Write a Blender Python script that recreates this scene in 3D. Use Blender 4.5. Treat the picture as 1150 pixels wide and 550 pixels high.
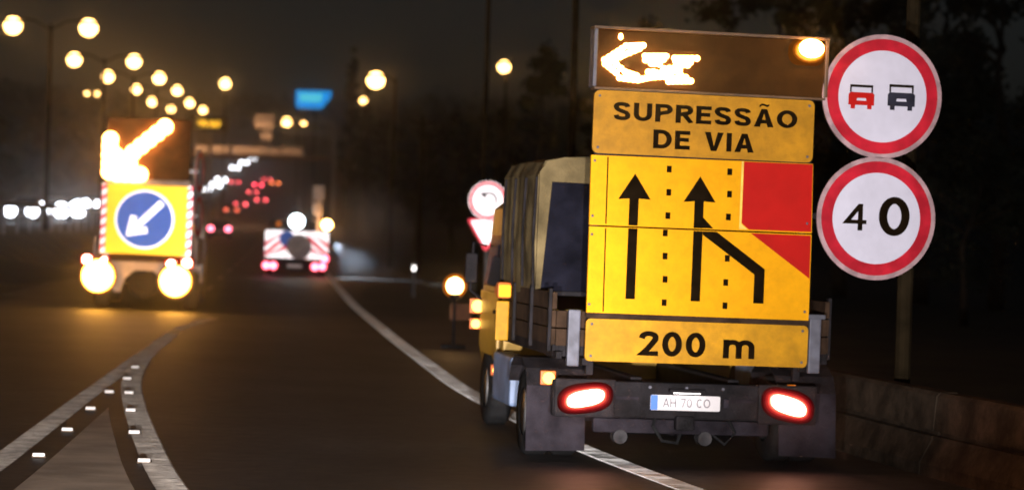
import bpy, bmesh, math, random
from mathutils import Vector, Matrix, noise
random.seed(7)
R = math.radians
scene = bpy.context.scene
for o in list(bpy.data.objects):
    bpy.data.objects.remove(o)
C = scene.collection

# ------------------------------------------------------------------ camera
FPX, ROLL, CAM_H, PITCH = 2680.0, R(1.7), 1.9, -15.5 / 2680
fw_ = Vector((0, math.cos(PITCH), math.sin(PITCH)))
up0 = Vector((1, 0, 0)).cross(fw_)
rt_ = math.cos(ROLL) * Vector((1, 0, 0)) + math.sin(ROLL) * up0
up_ = -math.sin(ROLL) * Vector((1, 0, 0)) + math.cos(ROLL) * up0
cd = bpy.data.cameras.new('camera')
cam = bpy.data.objects.new('camera', cd)
C.objects.link(cam)
m = Matrix((rt_, up_, -fw_)).transposed().to_4x4()
m.translation = (0, 0, CAM_H)
cam.matrix_world = m
cd.sensor_width = 36
cd.lens = FPX / 1150 * 36
cd.clip_start = 0.1
cd.clip_end = 4000
cd.dof.use_dof = True
cd.dof.focus_distance = 16.6
cd.dof.aperture_fstop = 1.7
scene.camera = cam

# ------------------------------------------------------------------ night sky
w = bpy.data.worlds.new('World')
scene.world = w
w.use_nodes = True
nt = w.node_tree
bg = nt.nodes['Background']
out = nt.nodes['World Output']
sky = nt.nodes.new('ShaderNodeTexSky')
sky.sky_type = 'NISHITA'
sky.sun_disc = False
sky.sun_elevation = R(8)
sky.sun_rotation = R(150)
nt.links.new(sky.outputs[0], bg.inputs[0])
bg.inputs[1].default_value = 0.0022
bg2 = nt.nodes.new('ShaderNodeBackground')       # town glow under the cloud
bg2.inputs[0].default_value = (0.42, 0.40, 0.60, 1)
bg2.inputs[1].default_value = 0.0105
add = nt.nodes.new('ShaderNodeAddShader')
nt.links.new(bg.outputs[0], add.inputs[0])
nt.links.new(bg2.outputs[0], add.inputs[1])
nt.links.new(add.outputs[0], out.inputs[0])

sd = bpy.data.lights.new('moon', 'SUN')
sd.energy = 0.004
sd.angle = R(0.5)
sd.color = (0.8, 0.87, 1)
so = bpy.data.objects.new('moon', sd)
C.objects.link(so)
so.rotation_euler = (R(50), 0, R(150))

# the headlamps of the car the picture is taken from
def headlamp(x, y, z, tx, ty, tz, power, cone):
    d = bpy.data.lights.new('headlamp', 'SPOT')
    d.energy = power
    d.color = (1.0, 0.94, 0.92)
    d.spot_size = R(cone)
    d.spot_blend = 1.0
    d.shadow_soft_size = 0.08
    o = bpy.data.objects.new('headlamp', d)
    C.objects.link(o)
    o.location = (x, y, z)
    o.rotation_euler = (Vector((tx, ty, tz)) - o.location).to_track_quat('-Z', 'Y').to_euler()
for sx in (-0.75, 0.75):
    headlamp(sx, 1.6, 0.85, 1.9 + sx * 0.2, 20, 2.5, 8200, 21)
    headlamp(sx, 1.6, 0.80, -3.4, 34, 0.3, 19000, 25)

vs = scene.view_settings
vs.view_transform = 'Standard'
vs.look = 'None'
vs.exposure = 0
vs.gamma = 1
scene.cycles.use_denoising = True
scene.cycles.max_bounces = 4
scene.cycles.volume_bounces = 0
scene.cycles.sample_clamp_indirect = 2.0
scene.cycles.use_light_tree = True

def at(px, py, d):
    """point of the place at forward distance d that the lens sees at px, py of the photograph"""
    v = fw_ + (px - 575) / FPX * rt_ - (py - 275) / FPX * up_
    v = v * (d / v.y)
    return Vector((v.x, v.y, v.z + CAM_H))

# ------------------------------------------------------------------ terrain
EDGE = [(-60, 18.0), (0, 5.6), (10, 3.3), (17.9, 1.43), (21.1, 0.63), (28, -0.52), (39.4, -1.84), (56, -3.66), (79, -5.9), (1200, -111.3)]
GL = [(-60, 1.6), (17.7, -3.8), (24.9, -4.4), (41.2, -5.7)]
GR = [(-60, 20.0), (10, -0.7), (16.9, -2.4), (21, -3.2), (24.5, -3.85), (27.8, -4.4), (32.3, -4.94), (41.2, -5.7)]
def lerp(T, y):
    for (a, xa), (b, xb) in zip(T, T[1:]):
        if y <= b:
            t = (y - a) / (b - a)
            return xa + (xb - xa) * t
    return T[-1][1]
def smooth_tab(T, k=2.0):
    return lambda y: sum(lerp(T, y + q * k) for q in (-1, -.5, 0, .5, 1)) / 5
xe = smooth_tab(EDGE)
gl = smooth_tab(GL, 1.2)
gr = smooth_tab(GR, 1.6)
def xm(y): return -11.9 - 0.094 * (y - 20)
def sstep(t):
    t = min(1, max(0, t)); return t * t * (3 - 2 * t)
def climb(y):
    if y < 95: return 0
    if y < 600: return 6.7e-5 * (y - 95) ** 2
    return 6.7e-5 * 505 ** 2 + 0.03 * (y - 600)
def gz(x, y):
    z = -0.01 * min(30, max(-40, x)) + climb(y)
    z += 1.15 * sstep((xm(y) + 3.2 - x) / 3.0)
    return z

# ------------------------------------------------------------------ materials
MATS = {}
def mat(name, col, rough=0.6, metal=0.0, var=0.25, scale=6.0, bump=0.0, spec=0.5, col2=None, detail=5, grime=0.0, gscale=40.0):
    if name in MATS: return MATS[name]
    M = bpy.data.materials.new(name); MATS[name] = M
    M.use_nodes = True
    n = M.node_tree.nodes; l = M.node_tree.links
    b = n['Principled BSDF']
    b.inputs['Roughness'].default_value = rough
    b.inputs['Metallic'].default_value = metal
    b.inputs['Specular IOR Level'].default_value = spec
    tc = n.new('ShaderNodeTexCoord')
    nz = n.new('ShaderNodeTexNoise')
    nz.inputs['Scale'].default_value = scale
    nz.inputs['Detail'].default_value = detail
    l.new(tc.outputs['Object'], nz.inputs['Vector'])
    rp = n.new('ShaderNodeValToRGB')
    c2 = col2 or tuple(max(0, c * (1 - var)) for c in col)
    c1 = col if col2 else tuple(min(1, c * (1 + var)) for c in col)
    rp.color_ramp.elements[0].position = 0.35
    rp.color_ramp.elements[1].position = 0.68
    rp.color_ramp.elements[0].color = (*c2, 1)
    rp.color_ramp.elements[1].color = (*c1, 1)
    l.new(nz.outputs['Fac'], rp.inputs['Fac'])
    src = rp.outputs['Color']
    if grime:
        mx = n.new('ShaderNodeMix'); mx.data_type = 'RGBA'; mx.blend_type = 'MULTIPLY'
        ng = n.new('ShaderNodeTexNoise'); ng.inputs['Scale'].default_value = gscale; ng.inputs['Detail'].default_value = 8; ng.inputs['Roughness'].default_value = 0.75
        rg = n.new('ShaderNodeValToRGB'); rg.color_ramp.elements[0].position = 0.36; rg.color_ramp.elements[1].position = 0.60
        rg.color_ramp.elements[0].color = (1 - grime, 1 - grime, 1 - grime, 1); rg.color_ramp.elements[1].color = (1, 1, 1, 1)
        l.new(tc.outputs['Object'], ng.inputs['Vector']); l.new(ng.outputs['Fac'], rg.inputs['Fac'])
        mx.inputs[0].default_value = 1.0
        l.new(src, mx.inputs[6]); l.new(rg.outputs['Color'], mx.inputs[7]); src = mx.outputs[2]
    l.new(src, b.inputs['Base Color'])
    if bump:
        bp = n.new('ShaderNodeBump')
        bp.inputs['Strength'].default_value = bump
        bp.inputs['Distance'].default_value = 0.01
        nz2 = n.new('ShaderNodeTexNoise')
        nz2.inputs['Scale'].default_value = scale * 9
        l.new(tc.outputs['Object'], nz2.inputs['Vector'])
        l.new(nz2.outputs['Fac'], bp.inputs['Height'])
        l.new(bp.outputs['Normal'], b.inputs['Normal'])
    return M
def glow(name, col, strength, light=True):
    if name in MATS: return MATS[name]
    M = bpy.data.materials.new(name); MATS[name] = M
    M.use_nodes = True
    n = M.node_tree.nodes; l = M.node_tree.links
    n.remove(n['Principled BSDF'])
    e = n.new('ShaderNodeEmission')
    e.inputs[0].default_value = (*col, 1)
    e.inputs[1].default_value = strength
    l.new(e.outputs[0], n['Material Output'].inputs[0])
    if not light: M.cycles.emission_sampling = 'NONE'
    return M

asphalt = mat('asphalt', (0.040, 0.037, 0.038), 0.6, 0, 0.45, 0.45, 0.9, 0.3, grime=0.6, gscale=5)
verge_m = mat('verge grass', (0.10, 0.085, 0.03), 0.9, 0, 0.5, 0.8, 0.5)
ground_m = mat('ground earth', (0.035, 0.035, 0.02), 0.95, 0, 0.5, 0.5, 0.4)
paint = mat('road paint', (0.78, 0.77, 0.75), 0.6, 0, 0.22, 3.0, 0.3, grime=0.4, gscale=9)
paint_worn = mat('worn road paint', (0.52, 0.46, 0.40), 0.7, 0, 0.3, 3.5, 0.3, col2=(0.26, 0.23, 0.20), grime=0.55, gscale=8)
gore_m = mat('gore paving', (0.50, 0.42, 0.34), 0.8, 0, 0.3, 2.0, 0.5, col2=(0.30, 0.25, 0.20))
concrete = mat('concrete', (0.085, 0.06, 0.042), 0.9, 0, 0.45, 2.2, 0.8, spec=0.1, grime=0.5, gscale=5)
galv = mat('galvanised steel', (0.42, 0.42, 0.43), 0.45, 0.6, 0.2, 8)
pole_m = mat('pole steel', (0.026, 0.018, 0.009), 0.9, 0.0, 0.4, 5, spec=0.05)
black = mat('black rubber', (0.016, 0.016, 0.017), 0.9, 0, 0.3, 12, spec=0.1)
chassis_m = mat('chassis paint', (0.014, 0.012, 0.014), 0.7, 0, 0.5, 6, 0.6, spec=0.12)
flap_m = mat('mudflap grey', (0.026, 0.022, 0.028), 0.9, 0, 0.5, 4, 0.6, spec=0.06)
y_lane = mat('yellow sheeting', (0.88, 0.385, 0.0), 0.55, 0.0, 0.05, 2.2, spec=0.12, grime=0.14, gscale=7)
y_text = mat('amber sheeting', (0.50, 0.225, 0.006), 0.5, 0.0, 0.16, 2.5, spec=0.2, grime=0.25, gscale=9)
y_200 = mat('amber sheeting worn', (0.60, 0.28, 0.004), 0.5, 0.0, 0.16, 3, spec=0.2, grime=0.25, gscale=9)
ink = mat('black sign ink', (0.010, 0.006, 0.003), 0.9, 0, 0.3, 10, spec=0.0)
red_s = mat('red sheeting', (0.47, 0.010, 0.007), 0.55, 0, 0.08, 4, spec=0.08)
white_s = mat('white sheeting', (0.66, 0.64, 0.76), 0.38, 0.0, 0.06, 2, grime=0.05, gscale=8)
rim_s = mat('pale rim', (0.46, 0.30, 0.32), 0.4, 0.2, 0.3, 9)
redring = mat('red ring', (0.50, 0.014, 0.030), 0.5, 0.0, 0.25, 6, spec=0.1)
grey_car = mat('dark grey ink', (0.03, 0.03, 0.045), 0.9, 0, 0.3, 8, spec=0.0)
board_m = mat('lamp board glow brown', (0.048, 0.019, 0.004), 0.6, 0, 0.18, 9, spec=0.04)  # bulb glow put into the base as orange-brown
tarp = mat('tarpaulin', (0.135, 0.10, 0.048), 0.9, 0, 0.5, 3.0, 0.9, spec=0.1)
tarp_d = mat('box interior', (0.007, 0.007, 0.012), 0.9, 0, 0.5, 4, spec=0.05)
cab_y = mat('yellow cab paint', (0.42, 0.24, 0.02), 0.35, 0, 0.2, 4)
wood = mat('side board wood', (0.045, 0.026, 0.016), 0.9, 0, 0.4, 7, 0.4, spec=0.1)
alu = mat('aluminium post', (0.11, 0.11, 0.14), 0.6, 0.1, 0.3, 9)
glass = mat('dark glass', (0.012, 0.013, 0.016), 0.08, 0, 0.2, 3)
blue_m = mat('blue tank', (0.16, 0.22, 0.36), 0.5, 0, 0.25, 5)
blue_s = mat('blue sheeting', (0.02, 0.15, 0.72), 0.45, 0.25, 0.06, 5)
y_retro = mat('yellow retroreflector', (0.95, 0.42, 0.003), 0.34, 0.55, 0.05, 5)
w_retro = mat('white retroreflector', (0.85, 0.80, 0.84), 0.30, 0.5, 0.06, 6)
r_retro = mat('red retroreflector', (0.72, 0.03, 0.06), 0.36, 0.5, 0.12, 6)
pale_body = mat('pale truck body', (0.42, 0.34, 0.30), 0.55, 0, 0.2, 4)
plate_w = mat('number plate white', (0.80, 0.76, 0.78), 0.4, 0, 0.04, 6)
plate_b = mat('number plate blue', (0.08, 0.22, 0.70), 0.4, 0, 0.04, 6)
bark = mat('bark', (0.05, 0.036, 0.025), 0.95, 0, 0.4, 4, 0.8)
leaf = mat('dark foliage', (0.030, 0.034, 0.020), 0.8, 0, 0.5, 0.8)
leaf2 = mat('conifer foliage', (0.030, 0.042, 0.022), 0.8, 0, 0.5, 0.8)
wall_m = mat('pale render wall', (0.6, 0.56, 0.52), 0.85, 0, 0.15, 0.6)
roof_m = mat('roof tile', (0.25, 0.10, 0.06), 0.85, 0, 0.3, 2)
stud_m = mat('stud white', (0.80, 0.76, 0.74), 0.35, 0.2, 0.05, 20)
orange_p = mat('orange plastic', (0.55, 0.12, 0.01), 0.5, 0, 0.15, 5)

g_sod = glow('sodium lamp', (1.0, 0.52, 0.15), 15)
g_sod2 = glow('sodium lamp far', (1.0, 0.54, 0.16), 14)
g_amber = glow('amber bulb', (1.0, 0.46, 0.11), 50)
g_arrow = glow('arrow bulb', (1.0, 0.42, 0.10), 26)
g_lens = glow('amber lens', (1.0, 0.24, 0.006), 0.55)
g_refl = glow('amber glow', (1.0, 0.42, 0.03), 2.6)
g_tail2 = glow('tail reflector', (1.0, 0.22, 0.14), 1.6)
gt = [glow('tail halo ring %d' % k, c, e) for k, (c, e) in enumerate((((1, .012, .02), .05), ((1, .014, .025), .16), ((1, .025, .03), .45), ((1, .08, .05), .95), ((1, .35, .22), 1.5)))]  # emission fading outward, a soft red halo put into nested rings
ga = [glow('amber halo ring %d' % k, c, e) for k, (c, e) in enumerate((((1, .20, .004), .10), ((1, .22, .005), .3), ((1, .28, .01), .8), ((1, .42, .05), 1.7)))]  # amber halo steps, the same outward fade built into shells
g_fog = glow('amber floodlamp', (1.0, 0.44, 0.055), 30)
g_tail = glow('tail lens', (1.0, 0.02, 0.03), 0.55)
g_tailc = glow('tail bulb', (1.0, 0.40, 0.26), 30)
g_red = glow('red lamp', (1.0, 0.10, 0.12), 7)
g_redw = glow('red lamp bright', (1.0, 0.16, 0.24), 8)
g_white = glow('headlamp bulb', (0.86, 0.90, 1.0), 13)
g_work = glow('white work lamp', (0.80, 0.95, 1.0), 14)
g_small = glow('small marker', (1.0, 0.55, 0.10), 6)
g_blue = glow('blue sign light', (0.0, 0.33, 0.95), 0.95)
g_cyan = glow('cyan sign light', (0.10, 0.75, 1.0), 0.9)
g_vms = glow('amber display', (1.0, 0.50, 0.03), 3.0)
g_plate = glow('plate bulb', (1.0, 0.92, 0.9), 6)

# ------------------------------------------------------------------ mesh tools
class B:
    def __init__(s): s.v = []; s.f = []
    def add(s, vs, fs):
        k = len(s.v); s.v += [tuple(v) for v in vs]; s.f += [tuple(i + k for i in f) for f in fs]; return s
    def box(s, c, d, b=0.0, rot=None):
        bm = bmesh.new(); bmesh.ops.create_cube(bm, size=1)
        for v in bm.verts: v.co = Vector((v.co.x * d[0], v.co.y * d[1], v.co.z * d[2]))
        if b: bmesh.ops.bevel(bm, geom=bm.edges[:], offset=b, segments=2, affect='EDGES', profile=0.6)
        if rot: bm.transform(rot.to_4x4())
        bm.verts.index_update()
        s.add([v.co + Vector(c) for v in bm.verts], [[v.index for v in f.verts] for f in bm.faces]); bm.free(); return s
    def tube(s, pts, r, n=10):
        pts = [Vector(p) for p in pts]; rs = r if isinstance(r, (list, tuple)) else [r] * len(pts)
        k = len(s.v)
        for i, p in enumerate(pts):
            t = (pts[min(i + 1, len(pts) - 1)] - pts[max(i - 1, 0)]).normalized()
            a = t.cross(Vector((0, 0, 1)) if abs(t.z) < 0.9 else Vector((1, 0, 0))).normalized(); b = t.cross(a)
            for j in range(n):
                q = 2 * math.pi * j / n
                s.v.append(tuple(p + (a * math.cos(q) + b * math.sin(q)) * rs[i]))
        for i in range(len(pts) - 1):
            for j in range(n):
                s.f.append((k + i * n + j, k + i * n + (j + 1) % n, k + (i + 1) * n + (j + 1) % n, k + (i + 1) * n + j))
        s.f.append(tuple(k + j for j in range(n))[::-1])
        s.f.append(tuple(k + (len(pts) - 1) * n + j for j in range(n)))
        return s
    def prism(s, poly, y0, y1):            # outline in x, z; from y0 (far) to y1
        n = len(poly)
        return s.add([(x, y0, z) for x, z in poly] + [(x, y1, z) for x, z in poly],
                     [tuple(range(n)), tuple(range(2 * n - 1, n - 1, -1))] + [(i, i + n, (i + 1) % n + n, (i + 1) % n) for i in range(n)])
    def ring(s, cx, cz, r0, r1, y0, y1, n=48):
        v = []
        for y in (y0, y1):
            for r in (r0, r1):
                v += [(cx + r * math.cos(2 * math.pi * j / n), y, cz + r * math.sin(2 * math.pi * j / n)) for j in range(n)]
        f = []
        for j in range(n):
            k = (j + 1) % n
            f += [(j, k, n + k, n + j), (2 * n + j, 3 * n + j, 3 * n + k, 2 * n + k), (j, 2 * n + j, 2 * n + k, k), (n + j, n + k, 3 * n + k, 3 * n + j)]
        return s.add(v, f)
    def ball(s, c, r, n=10, m_=6):
        r = r if isinstance(r, (tuple, list)) else (r, r, r)
        v = [(c[0], c[1], c[2] - r[2])]
        for i in range(1, m_):
            a = math.pi * i / m_ - math.pi / 2
            v += [(c[0] + r[0] * math.cos(a) * math.cos(2 * math.pi * j / n), c[1] + r[1] * math.cos(a) * math.sin(2 * math.pi * j / n), c[2] + r[2] * math.sin(a)) for j in range(n)]
        v.append((c[0], c[1], c[2] + r[2]))
        f = [(0, 1 + (j + 1) % n, 1 + j) for j in range(n)]
        for i in range(m_ - 2):
            for j in range(n):
                a = 1 + i * n + j; b = 1 + i * n + (j + 1) % n
                f.append((a, b, b + n, a + n))
        L = len(v) - 1
        f += [(L, L - n + j, L - n + (j + 1) % n) for j in range(n)]
        return s.add(v, f)
    def loft(s, rings, cap=True):
        n = len(rings[0]); k = len(s.v)
        for r_ in rings: s.v += [tuple(p) for p in r_]
        for i in range(len(rings) - 1):
            for j in range(n):
                s.f.append((k + i * n + j, k + i * n + (j + 1) % n, k + (i + 1) * n + (j + 1) % n, k + (i + 1) * n + j))
        if cap:
            s.f.append(tuple(k + j for j in range(n))[::-1]); s.f.append(tuple(k + (len(rings) - 1) * n + j for j in range(n)))
        return s
    def mesh(s, name, mt, smooth=False):
        me = bpy.data.meshes.new(name); me.from_pydata(s.v, [], s.f); me.update()
        bm = bmesh.new(); bm.from_mesh(me); bmesh.ops.recalc_face_normals(bm, faces=bm.faces[:]); bm.to_mesh(me); bm.free()
        me.materials.append(mt)
        if smooth:
            for p in me.polygons: p.use_smooth = True
        return me
    def build(s, name, mt, parent=None, smooth=False, label=None):
        o = bpy.data.objects.new(name, s.mesh(name, mt, smooth)); C.objects.link(o); o.parent = parent
        if label: o['label'] = label
        return o
def tag(o, label, cat, group=None):
    o['label'] = label; o['category'] = cat
    if group: o['group'] = group
    return o
def thing(name, label, cat, loc=(0, 0, 0), rot=(0, 0, 0), group=None):
    o = bpy.data.objects.new(name, None); C.objects.link(o)
    o.empty_display_size = 0.2
    o.location = loc; o.rotation_euler = rot
    return tag(o, label, cat, group)
def struct(o, kind='structure'):
    o['kind'] = kind; return o
def share(src, name, parent, loc, rot=(0, 0, 0), sc=(1, 1, 1)):
    o = bpy.data.objects.new(name, src.data if hasattr(src, 'data') else src); C.objects.link(o); o.parent = parent
    o.location = loc; o.rotation_euler = rot; o.scale = sc
    return o
def curve(pts, n=6, closed=False):
    P = [Vector(p) for p in pts]; o = []; N = len(P)
    for i in range(N if closed else N - 1):
        p1, p2 = P[i], P[(i + 1) % N]
        p0 = P[i - 1] if (i > 0 or closed) else p1 * 2 - p2
        p3 = P[(i + 2) % N] if (i + 2 < N or closed) else p2 * 2 - p1
        for k in range(n):
            t = k / n
            o.append(0.5 * ((2 * p1) + (p2 - p0) * t + (2 * p0 - 5 * p1 + 4 * p2 - p3) * t * t + (3 * p1 - p0 - 3 * p2 + p3) * t ** 3))
    if not closed: o.append(P[-1])
    return o
def ell(cx, cy, rx, ry, a0=0, a1=360, n=20):
    return [Vector((cx + rx * math.cos(R(a0 + (a1 - a0) * k / n)), cy + ry * math.sin(R(a0 + (a1 - a0) * k / n)))) for k in range(n + 1)]
V2 = lambda *p: [Vector(q) for q in p]
def glyph(c, h):
    """centre lines of a bold sans letter, cap height 1, half stroke h: (strokes, width)"""
    if c == 'S': w = .68; return [curve([(w - h - .01, .74), (w - h - .06, .85), (w / 2, 1 - h), (h + .05, .86), (h, .73), (h + .08, .59), (w / 2, .50), (w - h - .06, .41), (w - h, .27), (w - h - .06, .14), (w / 2, h), (h + .05, .15), (h, .28)])], w
    if c == 'U': w = .74; return [V2((h, 1), (h, .40)) + ell(w / 2, .38, w / 2 - h, .38 - h, 180, 360, 14)[1:] + V2((w - h, 1))], w
    if c in 'PR':
        w = .70
        st = [V2((h, 0), (h, 1)), V2((h, 1 - h), (.42, 1 - h)) + ell(.42, .72, w - h - .42, .28 - h, 90, -90, 10) + V2((h, .44))]
        if c == 'R': st.append(V2((.36, .46), (w - h + .04, 0)))
        return st, w
    if c == 'E': w = .62; return [V2((h, 0), (h, 1)), V2((h, 1 - h), (w, 1 - h)), V2((h, .52), (w - .05, .52)), V2((h, h), (w, h))], w
    if c in 'AÃ':
        w = .80; st = [('poly', [(0, 0), (w / 2 - 1.1 * h, 1), (w / 2 + 1.1 * h, 1), (w, 0), (w - 2.3 * h, 0), (w / 2, .78), (2.3 * h, 0)]), V2((.19, .30), (w - .19, .30))]
        if c == 'Ã': st.append(('poly', [(.20, 1.09), (.30, 1.20), (.40, 1.18), (.52, 1.12), (.60, 1.19), (.60, 1.29), (.50, 1.24), (.38, 1.30), (.28, 1.30), (.20, 1.22)]))
        return st, w
    if c == 'O': w = .84; return [ell(w / 2, .5, w / 2 - h, .5 - h, 90, 450, 28)], w
    if c == '0': w = .66; return [ell(w / 2, .5, w / 2 - h, .5 - h, 90, 450, 28)], w
    if c == 'D': w = .76; return [V2((h, 0), (h, 1)), V2((h, 1 - h), (.34, 1 - h)) + ell(.34, .5, w - h - .34, .5 - h, 90, -90, 14) + V2((h, h))], w
    if c == 'V': w = .78; return [('poly', [(0, 1), (2.3 * h, 1), (w / 2, .24), (w - 2.3 * h, 1), (w, 1), (w / 2 + 1.1 * h, 0), (w / 2 - 1.1 * h, 0)])], w
    if c == 'I': w = 2 * h; return [V2((h, 0), (h, 1))], w
    if c == 'C': w = .76; return [ell(w / 2, .5, w / 2 - h, .5 - h, 50, 310, 22)], w
    if c == 'H': w = .74; return [V2((h, 0), (h, 1)), V2((w - h, 0), (w - h, 1)), V2((h, .5), (w - h, .5))], w
    if c == '7': w = .62; return [V2((0, 1 - h), (w - h, 1 - h), (.22, 0))], w
    if c == '2': w = .66; return [curve([(h, .70), (h + .06, .84), (w / 2, 1 - h), (w - h - .04, .84), (w - h, .70), (w - h - .08, .54), (.30, .27)]) + V2((h + .04, h), (w, h))], w
    if c == '4': w = .70; return [V2((.50, 0), (.50, 1)), V2((.47, .93), (h * .8, .32), (w, .32))], w
    if c == 'm': w = 1.06; hh = .76; return [V2((h, 0), (h, hh)), V2((h, .45)) + ell(.315, .46, .215, hh - h - .46, 165, 0, 12) + V2((w / 2, 0)), V2((w / 2, .45)) + ell(.745, .46, .215, hh - h - .46, 165, 0, 12) + V2((w - h, 0))], w
    return [], .34
def text(s_, name, mt, parent, cx, z0, z1, width, y, bold=0.1, thick=0.004):
    h = bold; items = []; x = 0
    for c in s_:
        st, w_ = glyph(c, h); items.append((x, st)); x += w_ + .13
    tot = x - .13; kx = width / tot; kz = z1 - z0; q = 0
    for ox, st in items:
        if not st: continue
        b = B()
        for ln in st:
            q += 1; dz = thick + .0004 * (q % 3)
            if ln[0] == 'poly':
                b.prism([(cx - width / 2 + (ox + a) * kx, z0 + c_ * kz) for a, c_ in ln[1]], y - dz, y + .003); continue
            ln = [p for i, p in enumerate(ln) if i == 0 or (p - ln[i - 1]).length > 1e-4]
            n = len(ln); L = []; Rr = []
            loop = (ln[0] - ln[-1]).length < 1e-4
            for i, p in enumerate(ln):
                a = ln[i - 1] if i else (ln[-2] if loop else None); c_ = ln[i + 1] if i < n - 1 else (ln[1] if loop else None)
                d1 = (p - a).normalized() if a is not None else (c_ - p).normalized(); d2 = (c_ - p).normalized() if c_ is not None else d1
                t = (d1 + d2); t = t.normalized() if t.length > 1e-5 else d1
                nn = Vector((-t.y, t.x)); k = h / max(.45, nn.dot(Vector((-d1.y, d1.x))))
                L.append(p + nn * k); Rr.append(p - nn * k)
            vs_ = []
            for P_ in (L, Rr):
                for yy in (y - dz, y + .003): vs_ += [(cx - width / 2 + (ox + p.x) * kx, yy, z0 + min(1.4, max(0, p.y)) * kz) for p in P_]
            f = []
            for i in range(n - 1):
                f += [(i, i + 1, 2 * n + i + 1, 2 * n + i), (i, n + i, n + i + 1, i + 1), (2 * n + i, 2 * n + i + 1, 3 * n + i + 1, 3 * n + i)]
            f += [(0, 2 * n, 3 * n, n), (n - 1, 2 * n - 1, 4 * n - 1, 3 * n - 1)]
            b.add(vs_, f)
        b.build(name, mt, parent)
def rrect(x0, x1, z0, z1, r, n=5):
    p = []
    for cx, cz, a in ((x1 - r, z1 - r, 0), (x0 + r, z1 - r, 90), (x0 + r, z0 + r, 180), (x1 - r, z0 + r, 270)):
        for i in range(n + 1):
            q = R(a + 90 * i / n); p.append((cx + r * math.cos(q), cz + r * math.sin(q)))
    return p

# ------------------------------------------------------------------ ground and roads
ys = [-50 + 5 * i for i in range(60)] + [250 + 15 * i for i in range(57)]
xs = [-385, -300, -220, -160, -120, -95] + [-80 + 2.5 * i for i in range(45)] + [40, 60, 90, 140, 220, 300, 385]
def hill(x, y):
    h = 0
    if y > 560:
        t = sstep((y - 560) / 400)
        h = t * (14 + 9 * noise.noise((x * 0.012, y * 0.008, 0.3)) + 5 * noise.noise((x * 0.05, y * 0.03, 4)))
    far = max(0, abs(x + 0.09 * y + 5) - 40)
    h += sstep(far / 160) * (10 + 5 * noise.noise((x * 0.02, y * 0.01, 7))) * sstep((y - 120) / 200)
    return h
b = B()
for y in ys:
    for x in xs: b.v.append((x, y, gz(x, y) - 0.10 + hill(x, y)))
nx = len(xs)
for j in range(len(ys) - 1):
    for i in range(nx - 1):
        k = j * nx + i; b.f.append((k, k + 1, k + nx + 1, k + nx))
struct(b.build('ground', ground_m, smooth=True))

def strip(name, fa, fb, y0, y1, mt, lift=0.0, dy=None, n=2, skirt=0):
    b = B(); y = y0; st = []
    while y < y1:
        st.append(y); y += dy or (1.0 if y < 60 else 4 if y < 200 else 10)
    st.append(y1)
    for y in st:
        a, c = fa(y), fb(y)
        if skirt: b.v.append((a - 0.02, y, gz(a, y) - skirt))
        for i in range(n + 1):
            x = a + (c - a) * i / n; b.v.append((x, y, gz(x, y) + lift))
        if skirt: b.v.append((c + 0.02, y, gz(c, y) - skirt))
    q = n + 1 + (2 if skirt else 0)
    for j in range(len(st) - 1):
        for i in range(q - 1):
            k = j * q + i; b.f.append((k, k + 1, k + q + 1, k + q))
    return struct(b.build(name, mt))
strip('road', lambda y: xm(y) + 3.4, lambda y: xe(y) + 3.3, -48, 640, asphalt, 0, n=6, skirt=0.3)
strip('median_verge', lambda y: xm(y) - 0.7, lambda y: xm(y) + 3.39, -48, 640, verge_m, 0.012, n=10, skirt=0.3)
strip('oncoming_road', lambda y: xm(y) - 12.5, lambda y: xm(y) - 0.71, -48, 640, asphalt, 0, n=4, skirt=0.3)
EL = strip('edge_line', lambda y: xe(y) - 0.115, lambda y: xe(y) + 0.115, 6, 400, paint, 0.005, n=1)
ML = strip('merge_line', lambda y: gl(y) - 0.11, lambda y: gl(y) + 0.11, 6, 46, paint_worn, 0.005, n=1)
GLN = strip('gore_line', lambda y: gr(y) - 0.12, lambda y: gr(y) + 0.12, 6, 40.2, paint_worn, 0.009, n=1)
def ribs(o, f, hw, y0, y1, h, step, base):
    # raised cross ribs added so the line catches the headlamps and reads bright
    b = B(); y = y0
    while y < y1:
        sl_ = (f(y + .1) - f(y)) / .1
        a = [(f(y) + u, y + (-0.02 if v == 0 else 0.02), gz(f(y), y) + base + zz) for v in (0, 1) for u, zz in ((-hw, 0), (hw, 0), (hw, h * random.uniform(.75, 1)), (-hw, h * random.uniform(.75, 1)))]
        b.add(a, [(0, 1, 2, 3), (7, 6, 5, 4), (3, 2, 6, 7), (0, 3, 7, 4), (1, 5, 6, 2)])
        y += step * random.uniform(.9, 1.1)
    r_ = b.build('line_ribs', o.data.materials[0], o); r_['kind'] = 'stuff'
ribs(EL, xe, 0.11, 10, 95, 0.010, 0.07, 0.004)
ribs(ML, gl, 0.10, 10, 45, 0.0035, 0.07, 0.004)
ribs(GLN, gr, 0.11, 10, 39, 0.0035, 0.07, 0.008)
# wedge of paler paving between the two lines
def wl(y): return gl(y) + 0.35
def wr(y): return gr(y) - 0.27
tip = 26.0
while wl(tip) > wr(tip): tip -= 0.1
strip('gore_paving', lambda y: wl(y), lambda y: max(wl(y) + 0.01, wr(y)), 8, tip, gore_m, 0.005, n=2, dy=0.5)
# lane dashes of the main road
for k in range(14):
    y0 = 52 + k * 12
    strip('lane_dash', lambda y: xe(y) - 3.75, lambda y: xe(y) - 3.62, y0, y0 + 4, paint_worn, 0.005, n=1)

ORD = ['first', 'second', 'third', 'fourth', 'fifth', 'sixth', 'seventh', 'eighth', 'ninth', 'tenth', 'eleventh', 'twelfth']
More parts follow.
